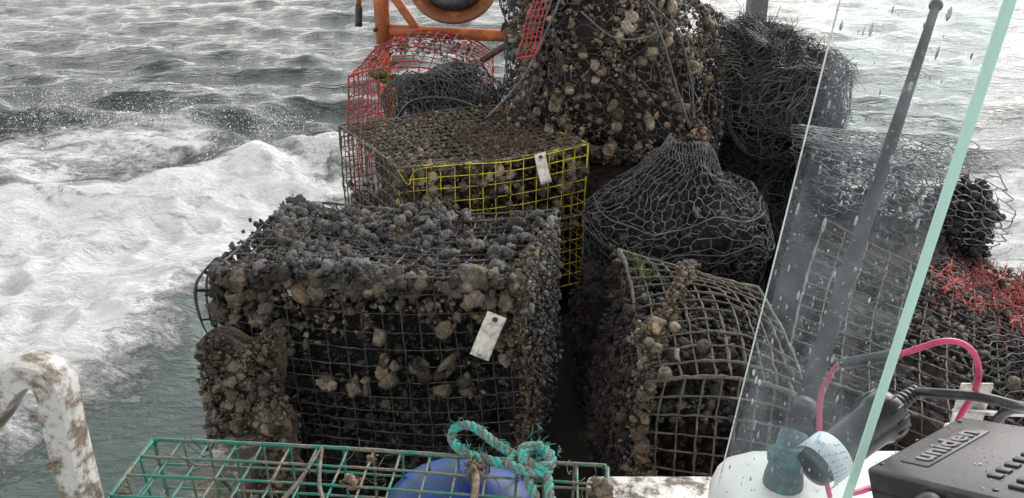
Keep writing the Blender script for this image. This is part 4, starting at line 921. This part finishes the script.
# ------------------------------------------------------------------ stern frame, post, ropes
O_ = thing('orange_davit', 'orange tubular davit with upright post, brace and crossbar at the stern', 'frame')
def rod(t, nm, a, b_, r, mk, k=14): m = MB(); tube(m, np.linspace(a, b_, 6), r, k); return m.build(nm, M[mk], t)
rod(O_, 'post', (-.545, 3.50, .62), (-.560, 3.50, 1.40), .030, 'orange_hi'); rod(O_, 'post', (-.560, 3.50, 1.36), (-.560, 3.50, 2.3), .033, 'orange')
rod(O_, 'crossbar', (-.53, 3.50, 1.415), (.10, 3.50, 1.385), .026, 'orange'); rod(O_, 'brace', (-.545, 3.50, 1.62), (-.405, 3.50, 1.41), .020, 'orange')
rod(O_, 'brace', (-.03, 3.49, 1.38), (.12, 3.49, 1.58), .022, 'orange')
for z in (1.345, 1.42): m = MB(); V, F = ICO[2]; m.add(V*(.010, .01, .01)+(-.59, 3.475, z), F); m.build('bolt', M['plastic'], O_)
t = thing('orange_disc', 'rusty orange pot hauler disc with black centre on the crossbar', 'hauler')
def lathe(prof, c, ax, n=48):
    prof = np.array(prof); a = np.arange(n)/n*6.2832; rot = basis(np.cross(ax, (0, 0, 1.)) if abs(ax[2]) < .95 else (1, 0, 0), ax)
    V = np.stack([prof[:, None, 0]*np.cos(a), prof[:, None, 0]*np.sin(a), np.repeat(prof[:, 1:2], n, 1)], -1).reshape(-1, 3) @ rot.T + c
    k = len(prof); i = np.arange(k-1)[:, None]*n; j = np.arange(n)[None]; j2 = (j+1) % n; return V, np.stack([i+j, i+n+j, i+n+j2, i+j2], -1).reshape(-1, 4)
ax = (.05, -.80, .60); m = MB(); V, F = lathe([(.001, .03), (.12, .035), (.15, .05), (.178, .062), (.187, .058), (.187, .048), (.165, .02), (.12, 0), (.001, -.01)], (-.245, 3.44, 1.595), ax); m.add(V, F); m.build('dish', M['dish'], t)
m = MB(); V, F = lathe([(.001, .09), (.10, .09), (.128, .075), (.132, .055), (.11, .04), (.001, .04)], (-.245, 3.44, 1.595), ax); m.add(V, F); m.build('hub', M['plastic'], t)
m = MB(); tube(m, [(-.245, 3.46, 1.62), (-.245, 3.60, 1.70), (-.245, 3.62, 1.95), (-.56, 3.50, 2.2)], .02, 10); m.build('mount', M['orange'], t)
t = thing('orange_pole', 'short orange rod with black grip hanging left of the orange post', 'pole'); rod(t, 'shaft', (-.645, 3.5, 2.2), (-.655, 3.5, 1.515), .011, 'orange'); rod(t, 'grip', (-.655, 3.5, 1.525), (-.664, 3.5, 1.432), .016, 'plastic')
rod(t, 'hanger', (-.645, 3.5, 2.19), (-.56, 3.5, 2.19), .006, 'plastic')
t = thing('rusty_rod', 'rusty rod reaching from the orange crossbar into the brown pot', 'rod'); rod(t, 'shaft', (-.17, 3.36, 1.285), (.12, 3.2, 1.50), .013, 'rust')
t = thing('grey_post', 'square grey metal post standing up behind the dark netting pot', 'post'); m = MB(); tube(m, [(1.03, 3.35, .62), (1.005, 3.35, 1.5), (.985, 3.35, 2.3)], 1, sq=[(-.035, -.035), (-.035, .035), (.035, .035), (.035, -.035)]); m.build('shaft', M['grey_steel'], t, smooth=False)
# red mesh scrap on the clump
t = thing('mesh_scrap', 'torn scrap of red wire mesh hanging on the left of the tall brown pot', 'wire mesh')
q0 = np.array((.012, 2.36, 1.525)); fu = np.array((.055, -.005, .008)); fv = np.array((.060, .02, .20))
panel(t, 'mesh_panel', lambda a, b: q0+np.asarray(a, float).reshape(-1, 1)*fu+np.asarray(b, float).reshape(-1, 1)*fv+.004*np.sin(np.asarray(b, float).reshape(-1, 1)*9), 4, 12, M['wire_red'], .0014, .4)
def cord(label, pts, r, mk): m = MB(); tube(m, catmull(pts, 8), r, 6); tag(m.build('cord', M[mk]), label, 'cord')
cord('grey cord slanting across the left of the tall brown pot', [(.16, 2.36, 1.75), (.10, 2.36, 1.60), (.03, 2.37, 1.46), (-.08, 2.40, 1.33)], .004, 'hex_grey')
cord('black cord hanging down to the peak of the cone pot, left of a pair', [(.36, 2.28, 1.72), (.42, 2.25, 1.60), (.47, 2.18, 1.45), (.49, 2.12, 1.39)], .0032, 'plastic')
cord('black cord hanging down to the peak of the cone pot, right of a pair', [(.34, 2.28, 1.73), (.46, 2.26, 1.62), (.50, 2.2, 1.50), (.505, 2.14, 1.40)], .0032, 'plastic')
cord('thin dark cord looped near the top of the tall brown pot', [(.20, 2.34, 1.66), (.30, 2.32, 1.59), (.42, 2.34, 1.60), (.50, 2.38, 1.68)], .0024, 'hex_grey')

# ------------------------------------------------------------------ antenna, windscreen, radio
t = thing('antenna', 'thick black whip antenna leaning back behind the glass on a corroded ratchet base', 'antenna')
a0, a1 = np.array((.335, .76, 1.37)), np.array((.860, 1.655, 1.783)); dv = (a1-a0)
m = MB(); P = a0+np.linspace(.04, .97, 12)[:, None]*dv; tube(m, P, np.linspace(.0130, .0085, 12), 18); m.build('shaft', M['antenna'], t)
V, F = ICO[3]; m = MB(); m.add(V*.0135+a1-dv*.02, F); m.build('tip', M['plastic'], t)
for q, r_ in ((.06, .0150),): m = MB(); tube(m, [a0+dv*q, a0+dv*(q+.012)], r_, 18); m.build('band', M['plastic'], t)
m = MB(); tube(m, [(.331, .752, 1.333), (.331, .753, 1.345), (.334, .760, 1.368), (.345, .778, 1.392)], [.024, .023, .018, .0165], 20); m.build('ratchet_base', M['teal'], t)
m = MB(); tube(m, [(.308, .755, 1.378), (.358, .745, 1.378)], .010, 12); m.build('pivot_bolt', M['teal'], t)

def glass_mat():
    m, t, p, l = mat('salty_glass'); out = t.nodes['Material Output']; t.nodes.remove(p)
    geo = node(t, 'ShaderNodeTexCoord').outputs['Object']
    tr = node(t, 'ShaderNodeBsdfTransparent'); tr.inputs[0].default_value = (.93, .965, .96, 1)
    gl = node(t, 'ShaderNodeBsdfGlossy', i_Roughness=.04); fr = node(t, 'ShaderNodeFresnel', i_IOR=1.33)
    ms = node(t, 'ShaderNodeMixShader'); g2 = node(t, 'ShaderNodeNewGeometry'); iv = node(t, 'ShaderNodeMath', operation='SUBTRACT'); iv.inputs[0].default_value = 1; l(g2.outputs['Backfacing'], iv.inputs[1]); fm0 = node(t, 'ShaderNodeMath', operation='MULTIPLY'); l(fr.outputs[0], fm0.inputs[0]); l(iv.outputs[0], fm0.inputs[1]); l(fm0.outputs[0], ms.inputs[0]); l(tr.outputs[0], ms.inputs[1]); l(gl.outputs[0], ms.inputs[2])
    df = node(t, 'ShaderNodeBsdfDiffuse'); df.inputs[0].default_value = (.55, .60, .64, 1); tl = node(t, 'ShaderNodeBsdfTranslucent'); tl.inputs[0].default_value = (.42, .47, .52, 1)
    dm = node(t, 'ShaderNodeMixShader', i_Fac=.5); l(df.outputs[0], dm.inputs[1]); l(tl.outputs[0], dm.inputs[2])
    n1 = node(t, 'ShaderNodeTexNoise', i_Scale=9.0, i_Detail=7.0, i_Roughness=.65, i_Distortion=.5); l(geo, n1.inputs['Vector'])
    n2 = node(t, 'ShaderNodeTexNoise', i_Scale=150.0, i_Detail=3.0); l(geo, n2.inputs['Vector'])
    a = node(t, 'ShaderNodeMapRange'); l(n1.outputs[0], a.inputs[0]); a.inputs[1].default_value = .42; a.inputs[2].default_value = .75; a.inputs[3].default_value = .03; a.inputs[4].default_value = .17
    vo = node(t, 'ShaderNodeTexVoronoi', i_Scale=95.0); l(geo, vo.inputs['Vector'])
    sp = node(t, 'ShaderNodeMapRange'); l(vo.outputs['Distance'], sp.inputs[0]); sp.inputs[1].default_value = .10; sp.inputs[2].default_value = .16; sp.inputs[3].default_value = .30; sp.inputs[4].default_value = 0
    sg = node(t, 'ShaderNodeMath', operation='GREATER_THAN'); l(n2.outputs[0], sg.inputs[0]); sg.inputs[1].default_value = .52
    sm = node(t, 'ShaderNodeMath', operation='MULTIPLY'); l(sp.outputs[0], sm.inputs[0]); l(sg.outputs[0], sm.inputs[1])
    s = node(t, 'ShaderNodeMath', operation='ADD'); l(a.outputs[0], s.inputs[0]); l(sm.outputs[0], s.inputs[1])
    fm = node(t, 'ShaderNodeMixShader'); l(s.outputs[0], fm.inputs[0]); l(ms.outputs[0], fm.inputs[1]); l(dm.outputs[0], fm.inputs[2]); l(fm.outputs[0], out.inputs[0])
    return m
M['glass'] = glass_mat()
def edge_mat():
    m, t, p, l = mat('glass_edge'); p.inputs['Base Color'].default_value = (.62, .80, .75, 1); p.inputs['Roughness'].default_value = .3
    out = t.nodes['Material Output']; tl = node(t, 'ShaderNodeBsdfTranslucent'); tl.inputs[0].default_value = (.68, .90, .84, 1)
    ms = node(t, 'ShaderNodeMixShader', i_Fac=.35); l(p.outputs[0], ms.inputs[1]); l(tl.outputs[0], ms.inputs[2]); l(ms.outputs[0], out.inputs[0]); return m
M['glass_edge'] = edge_mat(); M['glass_edge_pale'] = wire_mat('white_glass_edge', (.78, .84, .84), (.6, .66, .66), .3, .3)
t = thing('windscreen', 'salt hazed clear windscreen pane with thick pale green right edge', 'windscreen')
Lb, Rb = np.array((.2345, .715, 1.30)), np.array((.292, .556, 1.36)); Lt, Rt = np.array((.2435, .588, 2.02)), np.array((.3060, .497, 2.05))
# extend below the frame
Rb = Rb+(Rb-Rt)*.12
nrm = np.cross(Rb-Lb, Lt-Lb); nrm /= np.linalg.norm(nrm); th = .0095
if nrm[1] < 0: nrm = -nrm
m = MB(); q = [Lb, Rb, Rt, Lt]; V = np.array(q+[p+nrm*th for p in q]); m.add(V, np.array([[0, 1, 2, 3], [7, 6, 5, 4], [0, 4, 5, 1], [3, 2, 6, 7]])); m.build('pane', M['glass'], t, smooth=False)
eo = (Rb-Lb)/np.linalg.norm(Rb-Lb)
def estrip(nm, a, b_, out, w, th=th, mk='glass_edge'):
    m = MB(); p = [a, b_, b_+nrm*th, a+nrm*th]; V = np.array([x+out*.0002 for x in p]+[x+out*w for x in p])
    m.add(V, np.array([[0, 1, 2, 3], [7, 6, 5, 4], [0, 4, 5, 1], [1, 5, 6, 2], [2, 6, 7, 3], [3, 7, 4, 0]])); m.build(nm, M[mk], t, smooth=False)
estrip('right_edge', Rb, Rt, eo, .0022); estrip('left_edge', Lb, Lt, -eo, .0010, .0012, 'glass_edge_pale')
# dried salt drops and smears on the pane
n = 230; b = MB(); V0, F0 = ICO[1]; ex = eo; ez = (Lt-Lb)/np.linalg.norm(Lt-Lb); Rm = np.stack([ex, nrm, ez], 1)
for i in range(n):
    a, c = RNG.uniform(.03, .97), RNG.uniform(.0, .97)**.9; p = (Lb*(1-a)+Rb*a)*(1-c)+(Lt*(1-a)+Rt*a)*c; r_ = .0006+RNG.exponential(.0006)
    b.add((V0*(r_*.75, .0004, r_*RNG.uniform(1, 3.2)))@Rm.T+p-nrm*.0002, F0, RNG.uniform(0, 1))
M['drop'] = wire_mat('salt_drop', (.62, .66, .68), (.40, .43, .45), .5, .25)
tag(b.build('salt_drops', M['drop'], t), kind='stuff')

t = thing('marine_radio', 'black marine radio box with raised maker lettering on its lid at the lower right', 'radio')
Lp, Fp, Bp = np.array((.279, .489, 1.583)), np.array((.322, .417, 1.62)), np.array((.381, .551, 1.583))
ex = (Bp-Lp); w1 = np.linalg.norm(ex); ex /= w1; ey = Fp-Lp; ey -= ex*(ex@ey); ey /= np.linalg.norm(ey); ez = np.cross(ex, ey); ez = ez if ez[2] > 0 else -ez
ey2 = -ey; Rr_ = np.stack([ex, np.cross(ez, ex), ez], 1); yy = Rr_[:, 1]; sgn = 1 if yy@ey > 0 else -1   # y axis of the case
dpt = .155; cen = Lp+ex*.062+ey*dpt/2-ez*.030
m = MB(); box(m, cen, (.128, dpt, .060), Rr_, .0035); m.build('case', M['radio'], t)
m = MB(); box(m, Lp+ex*.062+ey*.026+ez*.0002, (.082, .023, .0012), Rr_, .0004); m.build('badge', M['radio_rec'], t)
cu = bpy.data.curves.new('lettering', 'FONT'); cu.body = 'uniden'; cu.size = .024; cu.align_x = 'CENTER'; cu.align_y = 'CENTER'; cu.extrude = .0006; cu.offset = .0006; cu.space_character = 1.05
to = bpy.data.objects.new('lettering', cu); COL.objects.link(to); bpy.context.view_layer.update()
me = bpy.data.meshes.new_from_object(to.evaluated_get(bpy.context.evaluated_depsgraph_get())); bpy.data.objects.remove(to)
lo = bpy.data.objects.new('lettering', me); COL.objects.link(lo); lo.parent = t; me.materials.clear(); me.materials.append(M['radio_txt'])
mtx = Matrix([[ex[i], -ey[i], ez[i]] for i in range(3)]).to_4x4(); mtx.translation = Vector(Lp+ex*.062+ey*.0262+ez*.0013); lo.matrix_world = mtx
for i in range(9):
    m = MB(); box(m, Lp+ex*(.02+i*.0105)+ey*.108+ez*.0008, (.0055, .020, .003), Rr_, .001); m.build('vent_rib', M['plastic'], t)
m = MB(); box(m, cen+ez*.012, (.1288, dpt+.0008, .0012), Rr_); m.build('seam', M['radio_rec'], t, smooth=False)
for i in range(7):
    m = MB(); box(m, Lp+ex*(.030+i*.011)+ey*.083+ez*.0006, (.006, .010, .0022), Rr_, .0008); m.build('grip_ridge', M['plastic'], t)
m = MB(); n = 150; P = Lp+ex*RNG.uniform(0, .124, (n, 1))+ey*RNG.uniform(0, .14, (n, 1))+ez*.0002; lumps(m, P, RNG.exponential(.0003, n)+.0003, None, 0); tag(m.build('salt_flecks', M['drop'], t), kind='stuff')
m = MB(); V, F = lathe([(.001, .016), (.012, .015), (.0145, .010), (.015, 0)], Lp-ex*.004+ey*.055-ez*.020, tuple(-ex)); m.add(V, F); m.build('knob', M['plastic_gl'], t)
for a, c in ((.010, .006), (.114, .006), (.010, .094)):
    m = MB(); V, F = ICO[2]; m.add((V*(.0022, .0022, .0008))@Rr_.T+Lp+ex*a+ey*c+ez*.0003, F); m.build('screw', M['plastic_gl'], t)
m = MB(); box(m, cen-ez*.10, (.05, .06, .15), Rr_, .003); m.build('mount', M['plastic'], t)

t = thing('cable_connector', 'thick black connector plug with wrapped printed label, half behind the glass edge', 'connector')
c0, c1 = np.array((.300, .600, 1.497)), np.array((.400, .665, 1.520)); d = c1-c0
prof = [(-.16, .010), (-.14, .018), (.06, .021), (.55, .0225), (.60, .0235), (.64, .0255), (.74, .0262), (.80, .0245), (.84, .019), (.86, .012)]
m = MB(); tube(m, np.array([c0+d*a for a, _ in prof]), [r_ for _, r_ in prof], 28); m.build('body', M['plastic_gl'], t)
for k in range(14):
    an = k/14*6.283; rot = basis(d, (0, 0, 1)); off = rot[:, 1]*math.cos(an)*.0258+rot[:, 2]*math.sin(an)*.0258; m = MB(); tube(m, [c0+d*.64+off, c0+d*.79+off*.97], .0016, 5); m.build('grip_rib', M['plastic_gl'], t)
for k in range(6): m = MB(); tube(m, [c0+d*(.86+.055*k), c0+d*(.86+.055*k+.035)], .0105-.0008*k, 16); m.build('strain_relief', M['plastic_gl'], t)
lab0 = c0+d*.0
m = MB(); n = 14; a = np.linspace(-2.3, 1.0, n); rot = basis(d, (0, 0, 1)); 
for_pts = []
for q in (-.12, .10):
    for x in a: for_pts.append(c0+d*q+(rot[:, 1]*math.sin(x)+rot[:, 2]*math.cos(x))*(.0222+.0012*math.sin(x*2)))
V = np.array(for_pts); F = np.array([[i, i+1, n+i+1, n+i] for i in range(n-1)]); m.add(np.concatenate([V, V*1.0+(0, 0, .0)]), [F]); lo2 = m.build('printed_label', M['label'], t)
sm = lo2.modifiers.new('thickness', 'SOLIDIFY'); sm.thickness = .0006
m = MB(); tube(m, catmull([c0+d*1.14, (.425, .655, 1.535), (.455, .635, 1.545), (.485, .625, 1.542), (.515, .65, 1.52), (.53, .70, 1.47), (.53, .72, 1.36)], 8), .0052, 12)
tag(m.build('black_cable', M['plastic']), 'black cable leaving the plug and passing behind the radio', 'cable')
m = MB(); tube(m, catmull([(.365, .70, 1.36), (.345, .70, 1.42), (.330, .695, 1.49), (.330, .69, 1.525), (.338, .685, 1.550), (.355, .67, 1.565), (.378, .65, 1.585), (.408, .64, 1.605), (.432, .64, 1.60), (.452, .645, 1.575), (.460, .65, 1.54), (.458, .66, 1.49), (.45, .66, 1.36)], 8), .0030, 10)
wo_ = m.build('pink_wire', M['pink']); tag(wo_, 'pink insulated wire looping up behind the connector plug', 'wire')
m = MB(); tube(m, catmull([(.339, .684, 1.551), (.355, .67, 1.565), (.376, .652, 1.583)], 8), .0058, 12); m.build('heatshrink_sleeve', M['plastic'], wo_)
m = MB(); tube(m, catmull([(.33, .60, 1.455), (.345, .61, 1.448), (.365, .62, 1.446), (.39, .64, 1.44), (.40, .66, 1.36)], 8), .0030, 10); tag(m.build('pink_wire', M['pink']), 'short pink wire running under the connector plug towards the radio', 'wire')
